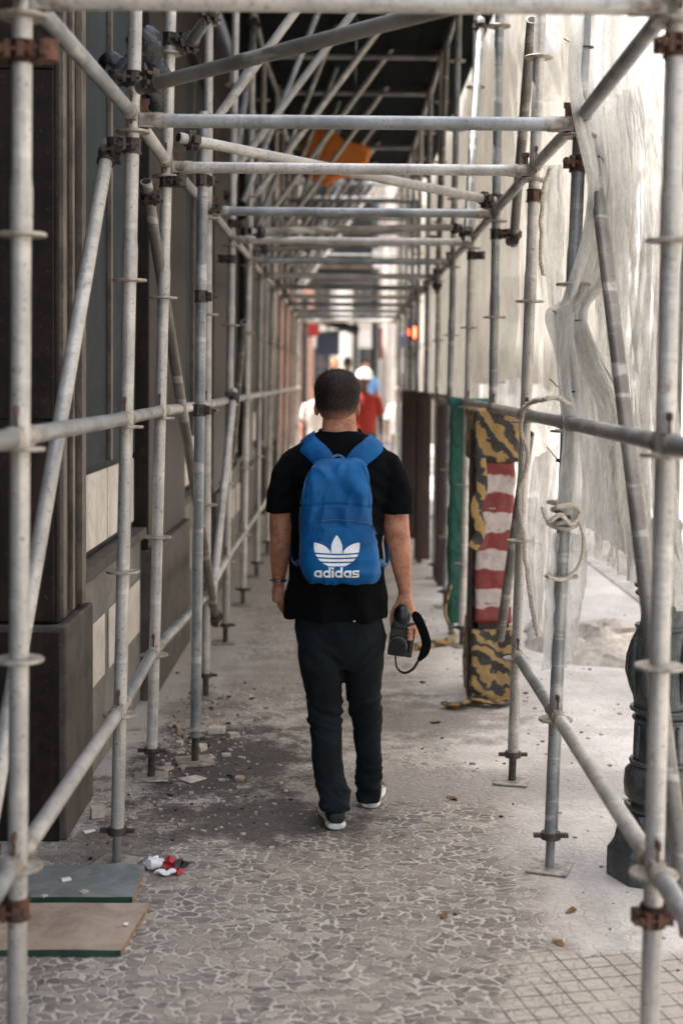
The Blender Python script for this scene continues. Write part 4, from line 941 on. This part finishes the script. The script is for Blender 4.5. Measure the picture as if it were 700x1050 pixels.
# faded nape stubble
# --- T-shirt
sh=MB()
loft(sh,[(328,369,443,DB,.066),(318,379,447,DB,.074),(310,389,453,DB,.085),(301,397,460,DB,.098),(294,404,469,DB,.108),(292,406,485,DB,.118),(297,402,505,DB,.122),(299,393,530,DB,.122),(300,391,560,DB,.120),(298,393,590,DB,.124),(295,396,615,DB,.130),(293.5,397.5,632,DB,.134)],36,2.35)
loft(sh,[(298,318,462,DB,.050),(289,314,468,DB,.062),(281,309,482,DB,.070),(275.5,305,500,DB,.074),(271.5,302,524,DB,.078)],26,2.2)
loft(sh,[(382,400,462,DB,.050),(386,408.5,468,DB,.062),(389,416,482,DB,.070),(389,420,500,DB,.074),(388,424,526,DB,.078)],26,2.2)
def shf(co,n):
    q=co-P(346,540,DB); d=0
    z=co.z
    d+=.006*nz((co.x*9,co.y*9,co.z*2.2)); 
    low=max(0,min(1,(P(346,560,DB).z-z)/.25)); d+=low*.006*math.sin(co.x*46+3*nz(co,3)+2*co.y)
    # drag folds from armpit
    ar=max(0,1-abs(abs(q.x)-.17)/.07)*max(0,1-abs(z-P(346,510,DB).z)/.16); d+=ar*.007*math.sin((abs(q.x)*.7+z)*95+2*nz(co,6))
    d+=.0025*nz(co,22)
    def rid(a,b_,t_,sd): return 1-abs(nz((co.x*a+co.z*t_+sd,co.y*a,co.z*b_)))*2.8
    d+=.0042*rid(11,3.2,2.5,2)*(.4+low*.7); sl=max(0,min(1,(abs(q.x)-.14)/.06)); d+=sl*.003*rid(7,10,(5 if q.x<0 else -5),6); d+=.003*rid(6,6,3,19)
    return co+n*d
sm_=remesh(sh,.006,3,.5,fn=shf); 
ts=obj('t_shirt',sm_,M_shirt,root,ang=180)
nk=MB(); nk.path([P(348.5,443,DB)+Vector((.082*math.cos(t),.070*math.sin(t),.004+.010*math.sin(t))) for t in [2*math.pi*k/36 for k in range(37)]],.0055,8); obj('collar',nk,M_shirt,ts)
# --- jeans
jn=MB(); loft(jn,[(305,391,618,DB,.105),(302,394,634,DB,.116),(302,396,655,DB,.122),(305,394,664,DB,.116),(310,389,674,DB,.105),(322,378,684,DB,.08)],36,2.5)
loft(jn,shrink(legL,.975),30,2.3); loft(jn,shrink(legR,.975),30,2.3)
kneeL=P(333,728,DB); kneeR=P(375,728,DB+.07)
def jf(co,n):
    left=co.x<P(351,700,DB).x; kz=kneeL.z; d=.0025*nz(co,8)+.0015*nz(co,30); sg=1 if left else -1
    def rid(a,b,t,sd): 
        v=nz((co.x*a+sd,co.y*a,(co.z+co.x*t*sg)*b)); return (1-abs(v)*2.6)
    k=max(0,1-abs(co.z-kz+.01)/.14); k=k*k*(3-2*k); d+=k*.009*rid(5,24,.35,1)+k*.004*rid(8,40,.6,3)
    az=P(346,812,DB-.1).z; k2=max(0,1-abs(co.z-az)/.13); d+=k2*.009*rid(6,26,-.4,5)+k2*.004*rid(8,44,.5,8)
    tz=P(346,668,DB).z; k3=max(0,1-abs(co.z-tz)/.13); d+=k3*.008*rid(4,14,.9,9)
    d+=.0045*rid(5,9,.5,14)-.004
    return co+n*d
jm=remesh(jn,.0055,2,.5,fn=jf); jo=obj('jeans',jm,M_jeans,root,ang=180)
obj('rivet',MB().ell(P(363,637,DB-.128),(.006,.003,.004),10,8),mat('brass_tab',S(190,180,160),rough=.3,metal=.6),jo)
# --- shoes
def shoe(cx,D,ang,py,lift=0):
    heel=P(cx,py,D); f=Vector((math.sin(ang),math.cos(ang),0)); w=Vector((f.y,-f.x,0)); up=Vector((0,0,1))
    base=Vector((heel.x,D,0.0)) ; L_=.285
    def rg(s_,wd,z0,z1): 
        return (base+f*(s_*L_)+up*((z0+z1)/2),wd,(z1-z0)/2,(w,up))
    so=MB(); so.rings([rg(-.01,.022,.006,.026),rg(.02,.034,.002,.029),rg(.12,.041,.001,.027),rg(.4,.036,.001,.03),rg(.65,.046,.001,.028),rg(.85,.042,.003,.028),rg(.97,.022,.008,.028),rg(1.0,.006,.012,.024)],24,3)
    upm=MB(); upm.rings([rg(.000,.020,.024,.060),rg(.02,.032,.022,.074),rg(.12,.040,.022,.090),rg(.28,.039,.022,.096),rg(.45,.041,.022,.085),rg(.65,.043,.026,.062),rg(.85,.037,.025,.05),rg(.96,.018,.025,.038)],24,2.3)
    upm.path([base+f*(.17*L_)+up*.07,base+f*(.20*L_)+up*.125],[.034,.032],20)
    s=thing_part=obj('shoe',remesh(upm,.0045,2,.5),M_shoe,root,ang=180); obj('sole',so,M_sole,s)
    tab=MB(); tab.box(base+f*(.012)+up*.082,(.016,.006,.008),Matrix.Rotation(-ang,3,'Z')); obj('heel_tab',tab,mat('grey_tab',S(150,150,150)),s)
    for sg in(-1,1):
        st=MB(); p0=base+f*(.20*L_)+w*(sg*.0415)+up*.038; st.path([p0,p0+f*.03+up*.012,p0+f*.055+up*.030],[.003,.006,.004],8,flat=.4); obj('side_mark',st,M_sole,s)
    return s
shoe(345.5,5.375,-.16,852); shoe(378.5,5.655,.14,834)
# --- backpack (worn: hangs on the person, a thing of its own)
M_blue=mat('blue_nylon',S(0,84,138),S(0,68,118),6,.6,0,.35,.004,spec=.22,sheen=0)
M_blue_d=mat('dark_blue_piping',S(0,72,122),S(0,58,102),10,.5,0,.1)
M_logo=mat('white_print',S(232,236,238),S(222,226,228),30,.6,0,.05)
DK=5.385
bk=thing('backpack','blue backpack with white three-leaf emblem worn on the walking man\'s back','backpack',P(347,597,DK))
pk=MB()
rows=[(330,366,471.5,DK+.02,.030),(324,372,474,DK+.015,.046),(319,375,480,DK+.01,.062),(314,378,490,DK+.005,.075),(310.5,380,503,DK,.083),(309,380.5,520,DK,.085),(308.5,382,540,DK,.086),(308,385.5,560,DK,.088),(308,388.5,576,DK,.089),(309.5,389,587,DK,.085),(312,387,593,DK+.004,.074),(316,383,597,DK+.01,.055)]
loft(pk,interpL(rows,60),60,3.3)
seam_z=P(346,518,DK).z
def pkf(co,n):
    px=(co.x)
    d=.005*nz(co,9)+.0055*(1-3*abs(nz((co.x*16,co.y*16,co.z*7))))+.002*nz(co,30)
    # soft sag creases under the top and around the seam
    cz=seam_z+ .010*math.cos((co.x-P(345,500,DK).x)*14)
    if n.y<.3: d-=.006*math.exp(-((co.z-cz)/.0045)**2)
    k=max(0,1-abs(co.z-(cz+.05))/.07); d+=k*.010*math.sin(abs(co.x-P(345,500,DK).x)*48+co.z*26)
    return co+n*d
pm=remesh(pk,.0045,2,.5,fn=pkf); pbody=obj('bag',pm,M_blue,bk,ang=180)
fp=MB(); loft(fp,interpL([(322,372,532,DK-.03,.040),(316,379,535,DK-.03,.052),(311.5,383.5,542,DK-.028,.062),(310,386,555,DK-.028,.068),(310,388,572,DK-.028,.070),(312,387,585,DK-.026,.066),(316,383,592,DK-.02,.052)],40),60,3.2)
def fpf(co,n):
    zc=co.z; d=.004*nz(co,8)+.0042*(1-3*abs(nz((co.x*9,co.y*9,co.z*14))))+.001*nz(co,30)
    k=max(0,min(1,(P(346,548,DK).z-zc)/-.03)); d+=0
    e=abs(co.x-P(348,560,DK).x); d-= .0
    return co+n*d
fpm=remesh(fp,.0042,2,.5,fn=fpf); fpo=obj('front_pocket',fpm,M_blue,bk,ang=180)
bvh=None
def surf_bvh(objs):
    vs=[];fs=[]
    for o in objs:
        off=len(vs); l=rootloc(o); vs+=[v.co+l for v in o.data.vertices]; fs+=[tuple(i+off for i in p_.vertices) for p_ in o.data.polygons]
    return BVHTree.FromPolygons(vs,fs)
bvh=surf_bvh([pbody,fpo])
def onbag(x,z,off=.0015):
    h=bvh.ray_cast(Vector((x,4.5,z)),Vector((0,1,0)))
    return Vector((x,(h[0].y if h[0] else DK-.09)-off,z))
def surfline(pts,r,n=60,off=.001):
    """piping tube laid on the bag: pts px"""
    c=curve3([P(x,y,DK-.09) for x,y in pts],n); return MB().path([onbag(q.x,q.z,off) for q in c],r,8)
obj('zip',surfline([(312,545),(316,538),(328,534.5),(347,533.5),(366,535),(380,539),(386,548)],.0028),M_blue_d,fpo)
obj('piping',surfline([(322,478),(314,490),(311,505),(310.5,522)],.003),M_blue_d,pbody)
obj('piping',surfline([(372,478),(377,490),(378.5,505),(379,522)],.003),M_blue_d,pbody)
hl=MB(); hl.path(curve3([P(338,476,DK+.01),P(340,470,DK+.02),P(346,467,DK+.03),P(352,470,DK+.02),P(354,476,DK+.01)],24),.006,8,flat=.4,up=(0,1,0)); obj('grab_handle',hl,M_blue_d,bk)
# logo: fine grid
def grid_mark(name,inside,x0,x1,y0,y1,step,parent):
    """inside(px,py)->bool ; extents in photo pixels; one quad per cell on the bag's surface"""
    mb=MB(); nx=int((x1-x0)/step); ny=int((y1-y0)/step); idx={}
    def vid(i,j):
        if (i,j) not in idx:
            w_=P(x0+i*step,y0+j*step,DK-.09); idx[(i,j)]=len(mb.v); mb.v.append(onbag(w_.x,w_.z,.0012))
        return idx[(i,j)]
    for j in range(ny):
        for i in range(nx):
            if inside(x0+(i+.5)*step,y0+(j+.5)*step): mb.f.append((vid(i,j),vid(i+1,j),vid(i+1,j+1),vid(i,j+1))); mb.mi.append(0)
    return obj(name,mb,M_logo,parent,sm=False)
def leaf(x,y,bx,by,tx,ty,w):
    """pointed leaf from base to tip, widest at about 55 percent"""
    dx_,dy_=tx-bx,ty-by; L_=math.hypot(dx_,dy_); ux,uy=dx_/L_,dy_/L_
    s=((x-bx)*ux+(y-by)*uy)/L_; d=abs(-(x-bx)*uy+(y-by)*ux)
    if s<0 or s>1: return False
    return d< w*(math.sin(math.pi*s**1.15))**.8
LX=345.2
def tref(x,y):
    a=leaf(x,y,LX,588,LX,548.5,6.6) or leaf(x,y,LX-1.5,583,LX-23.2,556.2,7.2) or leaf(x,y,LX+1.5,583,LX+23.2,556.2,7.2)
    if not a: return False
    # separate the leaves above the bars
    if y<567:
        if 6.6>abs(x-LX)>5.6 and y>556: return False
    for yb in(568.2,572.4,576.6):
        # bars sag a little, like the emblem
        if abs(y-(yb-((x-LX)/24)**2*1.2))<.75: return False
    if y>580.5: return False
    return True
grid_mark('emblem',tref,320,370,547,582,.22,fpo)
def letters(x,y):
    bot=592.6; xh=8.0; r=xh/2; cy=bot-r; st=2.1; u=322.0; g_=1.0; asc=3.3
    def ringm(cx): return r-st<=math.hypot(x-cx,y-cy)<=r
    def stem(x0,top): return x0<=x<=x0+st and top<=y<=bot
    a=u
    if ringm(a+r) or stem(a+xh-st,bot-xh): return True
    a+=xh+g_
    if ringm(a+r) or stem(a+xh-st,bot-xh-asc): return True
    a+=xh+g_
    if stem(a,bot-xh) or (a<=x<=a+st and bot-xh-asc<=y<=bot-xh-1.1): return True
    a+=st+g_
    if ringm(a+r) or stem(a+xh-st,bot-xh-asc): return True
    a+=xh+g_
    if ringm(a+r) or stem(a+xh-st,bot-xh): return True
    a+=xh+g_; sw=7.0; lx_=x-a
    if 0<=lx_<=sw and bot-xh<=y<=bot:
        v=(y-(bot-xh))/xh
        if v<.24: return lx_>.9 or v>.1
        if v<.40: return lx_<2.2
        if v<.62: return .3<lx_<sw-.3
        if v<.77: return lx_>sw-2.2
        return lx_<sw-.9 or v<.9
    return False
grid_mark('lettering',letters,320,373,580,593,.2,fpo)
# straps over the shoulders
def strap(pts,w,th,n=30):
    mb=MB(); c=curve3([P(*q) for q in pts],n)
    for i in range(len(c)): pass
    mb.path(c,w,14,flat=th,up=(0,1,0)); return mb
sbv=surf_bvh([ts])
def strap_over(pxs,w):
    """padded strap draped on the shirt's back and over the shoulder"""
    mb=MB(); N_=26; pts=catmull([Vector((x,y,0)) for x,y in pxs],N_); rowsv=[]
    for k,q in enumerate(pts):
        d=(pts[min(k+1,N_)]-pts[max(k-1,0)]).normalized(); nrm=Vector((-d.y,d.x,0))
        row=[]
        for s_ in range(-4,5):
            e=q+nrm*(w*s_/4); wp=P(e.x,e.y,DB-.12)
            h=sbv.ray_cast(Vector((wp.x,4.2,wp.z)),Vector((0,1,0))); y_=h[0].y if h[0] else DB-.02
            if not h[0]:
                h2=sbv.find_nearest(Vector((wp.x,DB,wp.z))); y_=h2[0].y
            y_=min(y_,DB+.0)
            row.append(Vector((wp.x,y_-.014+.006*(abs(s_)/4)**3,wp.z)))
        rowsv.append(row)
    # smooth the depth
    for it in range(6):
        for k in range(1,len(rowsv)-1):
            for j in range(9): rowsv[k][j].y=(rowsv[k-1][j].y+rowsv[k+1][j].y+2*rowsv[k][j].y)/4
    # carry on over the shoulder to the front of the chest
    top=rowsv[0]; ext=[]; prev=top
    for a in range(9):
        row=[]
        for v,p0 in zip(top,prev):
            y_=v.y+.022*(a+1); h=sbv.ray_cast(Vector((v.x,y_,2.2)),Vector((0,0,-1)))
            z_=(h[0].z+.010) if h[0] else p0.z-.02
            row.append(Vector((v.x,y_,max(min(z_,p0.z+.012),p0.z-.05))))
        ext.append(row); prev=row
    rowsv=list(reversed(ext))+rowsv
    vs=[v for r_ in rowsv for v in r_]; m_=len(rowsv); back=[v+Vector((0,.012,-.004)) for v in vs]; o=len(vs)
    f=[(k*9+j,k*9+j+1,(k+1)*9+j+1,(k+1)*9+j) for k in range(m_-1) for j in range(8)]
    f+=[tuple(o+i for i in reversed(q)) for q in f]
    f+=[(k*9,(k+1)*9,o+(k+1)*9,o+k*9) for k in range(m_-1)]+[(k*9+8,o+k*9+8,o+(k+1)*9+8,(k+1)*9+8) for k in range(m_-1)]
    f+=[(j,o+j,o+j+1,j+1) for j in range(8)]+[((m_-1)*9+j,(m_-1)*9+j+1,o+(m_-1)*9+j+1,o+(m_-1)*9+j) for j in range(8)]
    return mb.add(vs,f)
obj('shoulder_strap',strap_over([(314.5,455),(321,461),(328,467),(335,477),(339,486)],11.0),M_blue,bk,ang=60)
obj('shoulder_strap',strap_over([(385.5,455),(379,461),(371,467),(363,477),(358,486)],11.0),M_blue,bk,ang=60)
for pts in([(309,575,DK+.04),(302,578,DK+.09),(299,570,DB-.03),(300,550,DB+.03)],[(388,575,DK+.04),(395,580,DK+.09),(397,572,DB-.03),(395,552,DB+.03)]):
    mb=MB(); mb.path(curve3([P(*q) for q in pts],20),.012,10,flat=.35,up=(0,1,0)); obj('lower_strap',mb,M_blue_d,bk)
# --- camera in the hand
M_cb=mat('camera_black',S(22,23,25),S(15,16,17),60,.3,0,.3,.001); M_lcd=mat('screen_glass',S(84,104,120),S(44,58,70),5,.06,0,0)
cmr=thing('photo_camera','black camera with a loose neck strap held low in the walking man\'s right hand','camera',P(411,673,DC))
tl_=Matrix.Rotation(R(7),3,'Y')
cb=MB(); cc=P(411.5,655,DC); cb.box(cc,(.098,.056,.136),tl_); cb=obj('body',remesh(cb,.004,3,.5),M_cb,cmr,ang=180)
gp=MB(); gp.box(P(421,655,DC+.0)+Vector((0,-.012,0)),(.022,.07,.10),tl_); obj('grip',remesh(gp,.004,3,.5),M_cb,cb,ang=180)
hp=MB(); hp.ell(P(412,631,DC-.02),(.036,.040,.046),20,14); hp.box(P(410,640,DC-.02),(.055,.06,.03),tl_); obj('viewfinder_hump',remesh(hp,.004,3,.5),M_cb,cb,ang=180)
sc_=MB(); sc_.box(P(410,659,DC+.030),(.060,.004,.075),tl_); obj('screen',sc_,M_lcd,cb,bevel=.002,sm=False)
ln=MB(); q=P(408.5,660,DC-.02); ax_l=Vector((-.12,-1,-.12)).normalized(); ln.path([q,q+ax_l*.02,q+ax_l*.021,q+ax_l*.048,q+ax_l*.049,q+ax_l*.060,q+ax_l*.061,q+ax_l*.052],[.033,.033,.036,.036,.033,.033,.028,.026],28,cap=True); l_=obj('lens',ln,M_cb,cb)
obj('front_glass',MB().ell(q+ax_l*.050,(.025,.008,.025)),M_lcd,l_)
rg_=MB(); rg_.path([q+ax_l*.0345+Vector((.0365*math.cos(t_),0,.0365*math.sin(t_))) for t_ in [2*math.pi*k/28 for k in range(29)]],.0012,6); obj('lens_ring',rg_,M_zinc,l_)
for k in range(4): obj('button',MB().cyl(P(417.5,651+k*5.2,DC-.026),P(417.5,651+k*5.2,DC-.031),.0035,10),M_zinc if k%2 else M_cb,cb)
sp_=MB(); c=curve3([P(424,628,DC-.02),P(429,636,DC-.05),P(434,648,DC-.06),P(437,660,DC-.06),P(434,670,DC-.06),P(429,677,DC-.06)],30)
sp_.path(c,[.010,.012,.015,.017]+[.019]*20+[.017,.016,.014,.012,.010,.009,.008],12,flat=.28,up=(0,1,0)); obj('strap_pad',sp_,M_shirt,cmr)
sp_=MB(); c=curve3([P(429,677,DC-.06),P(423,686,DC-.06),P(414,690,DC-.05),P(406.5,684,DC-.03),P(405,670,DC-.01)],30); sp_.path(c,.0055,8,flat=.4,up=(0,1,0)); obj('strap',sp_,M_cb,cmr)

# ------------------------------------------------------------------ other people (far, out of focus)
def person(x,D,h,label,shirt,trousers,skin,face=-1,z0=0,hair=M_hair,helmet=None,group='people far along the street',stride=.0):
    s=h/1.75; t=thing('person',label,'person',(x,D,z0),group)
    def V(a,b,c): return Vector((x+a*s,D+b*s*face,z0+c*s))
    def rr(lst): return [(V(a,b,c),wa*s,wb*s) for a,b,c,wa,wb in lst]
    b=MB()
    b.ell(V(0,0,1.64),(.076*s,.095*s,.11*s),20,14); b.ell(V(0,.04,1.58),(.055*s,.055*s,.06*s),16,10); b.ell(V(0,.105,1.62),(.013*s,.018*s,.022*s),10,8)
    for k in(-1,1): b.ell(V(.08*k,0,1.62),(.01*s,.02*s,.03*s),10,8)
    b.rings(rr([(0,0,1.56,.055,.055),(0,0,1.46,.06,.06),(0,0,1.42,.15,.08),(0,0,1.3,.17,.1),(0,0,1.0,.135,.09),(0,0,.9,.155,.1)]),20)
    arms=[]
    for k in(-1,1):
        b.path([V(.18*k,0,1.39),V(.22*k,0,1.25),V(.25*k,-.02,1.10),V(.26*k,.03,.98),V(.26*k,.08,.85)],[.05*s,.045*s,.038*s,.036*s,.026*s],14)
        b.ell(V(.26*k,.095,.80),(.022*s,.038*s,.05*s),12,8)
        for q in range(4): b.path([V(.26*k,.07+.017*q,.77),V(.258*k,.075+.017*q,.72),V(.25*k,.085+.017*q,.69)],[.009*s,.0085*s,.007*s],8)
        b.path([V(.255*k,.12,.82),V(.25*k,.145,.78),V(.248*k,.15,.75)],[.011*s,.010*s,.008*s],8)
        st=stride*k
        b.rings(rr([(.09*k,0,.92,.08,.09),(.09*k,st*.5,.5,.055,.06),(.09*k,st*.8,.3,.05,.055),(.09*k,st,.08,.035,.04)]),16)
    obj('body',remesh(b,.010,2),skin,t,ang=180)
    sh=MB(); sh.rings(rr([(0,0,1.465,.07,.07),(0,0,1.43,.15,.085),(0,0,1.38,.2,.11),(0,0,1.25,.195,.125),(0,0,1.0,.17,.115),(0,0,.86,.18,.12)]),26)
    for k in(-1,1): sh.path([V(.17*k,0,1.40),V(.21*k,0,1.30),V(.245*k,0,1.14)],[.062*s,.06*s,.062*s],16)
    obj('shirt',remesh(sh,.012,2,fn=lambda c,n:c+n*.006*nz(c,9)),shirt,t,ang=180)
    tr=MB(); tr.rings(rr([(0,0,.96,.155,.11),(0,0,.86,.17,.12),(0,0,.8,.165,.115)]),24)
    for k in(-1,1): tr.rings(rr([(.088*k,0,.88,.085,.10),(.09*k,stride*k*.5,.5,.068,.075),(.09*k,stride*k,.06,.056,.06)]),18)
    obj('trousers',remesh(tr,.012,2),trousers,t,ang=180)
    for k in(-1,1):
        sh_=MB(); sh_.ell(V(.09*k,stride*k+.06,.045),(.045*s,.13*s,.045*s),16,10); obj('shoe',sh_,M_shoe,t)
    if helmet:
        hm=MB(); hm.v=[]; c=V(0,0,1.69); prof=[(.135,-.02),(.130,0),(.118,.06),(.085,.11),(.03,.135),(.001,.137)]; hm.lathe(c,[(a*s,q*s) for a,q in prof],26); o=obj('helmet',hm,helmet,t); br_=MB(); br_.ell(V(0,.09,1.675),(.1*s,.09*s,.012*s),20,8); obj('brim',br_,helmet,o)
    elif hair:
        hh=MB(); hh.ell(V(0,-.02,1.68),(.085*s,.1*s,.095*s),18,12); obj('hair',hh,hair,t)
    return t
def fabric(n,c): return mat(n,c,tuple(q*.85 for q in c[:3])+(1,),5,.85,0,.2)
px=P(373,400,21.6); person(px.x,21.6,1.86,'worker in white hard hat and red shirt facing the camera beyond the walking man',fabric('red_cloth',S(160,44,34)),fabric('navy_cloth',S(40,44,60)),M_skin_d,-1,helmet=mat('white_helmet',S(236,232,222),rough=.35,bump=0))
px=P(325,400,22.8); person(px.x,22.8,1.68,'pedestrian in a white shirt left of the walking man\'s head',fabric('white_cloth',S(214,204,198)),fabric('beige_cloth',S(170,150,130)),M_skin,-1)
px=P(343,400,25.8); person(px.x,25.8,1.72,'fair haired pedestrian on the far steps in an orange top',fabric('orange_cloth',S(210,130,80)),fabric('grey_cloth',S(90,90,96)),M_skin,-1,z0=.42,hair=mat('fair_hair',S(214,166,110),S(180,136,90),30,.6))
px=P(356,400,26.8); person(px.x,26.8,1.74,'dark haired pedestrian on the far steps in a dark jacket',fabric('dark_cloth',S(50,46,50)),fabric('dark_trousers',S(36,36,42)),M_skin_d,1,z0=.42)
px=P(374,400,27.8); person(px.x,27.8,1.72,'pedestrian on the far steps in a pale blue shirt',fabric('blue_cloth',S(110,150,200)),fabric('dark_blue_cloth',S(44,56,86)),M_skin,-1,z0=.42)
px=P(407,400,26.0); person(px.x,24.0,1.64,'pedestrian in white top walking at the far right edge of the pavement',fabric('pale_cloth',S(220,214,206)),fabric('brown_cloth',S(84,64,56)),M_skin_d,-1)

# ------------------------------------------------------------------ light
EL,AZ=R(70),R(-78)      # AZ measured from +Y towards +X; sun stands over the left building
sd=Vector((math.sin(AZ)*math.cos(EL),math.cos(AZ)*math.cos(EL),math.sin(EL)))
ld=bpy.data.lights.new('sun','SUN'); ld.energy=4.6; ld.angle=R(.8); ld.color=(1,.975,.94)
lo=bpy.data.objects.new('sun',ld); col.objects.link(lo); lo.rotation_euler=sd.to_track_quat('Z','Y').to_euler(); lo.location=(0,0,30)
w=bpy.data.worlds.new('World'); sc.world=w; w.use_nodes=True; nt=w.node_tree; nt.nodes.clear()
sky=nt.nodes.new('ShaderNodeTexSky'); sky.sky_type='NISHITA'; sky.sun_disc=False; sky.sun_elevation=EL; sky.sun_rotation=AZ; sky.dust_density=4; sky.air_density=1.2
hs=nt.nodes.new('ShaderNodeHueSaturation'); hs.inputs['Saturation'].default_value=.8
bgn=nt.nodes.new('ShaderNodeBackground'); bgn.inputs['Strength'].default_value=.15; ow=nt.nodes.new('ShaderNodeOutputWorld')
nt.links.new(sky.outputs[0],hs.inputs['Color']); nt.links.new(hs.outputs[0],bgn.inputs['Color']); nt.links.new(bgn.outputs[0],ow.inputs[0])
sc.view_settings.view_transform='Standard'; sc.view_settings.look='None'; sc.view_settings.gamma=1; sc.view_settings.exposure=2.05
sc.render.engine='CYCLES'; sc.cycles.transparent_max_bounces=16
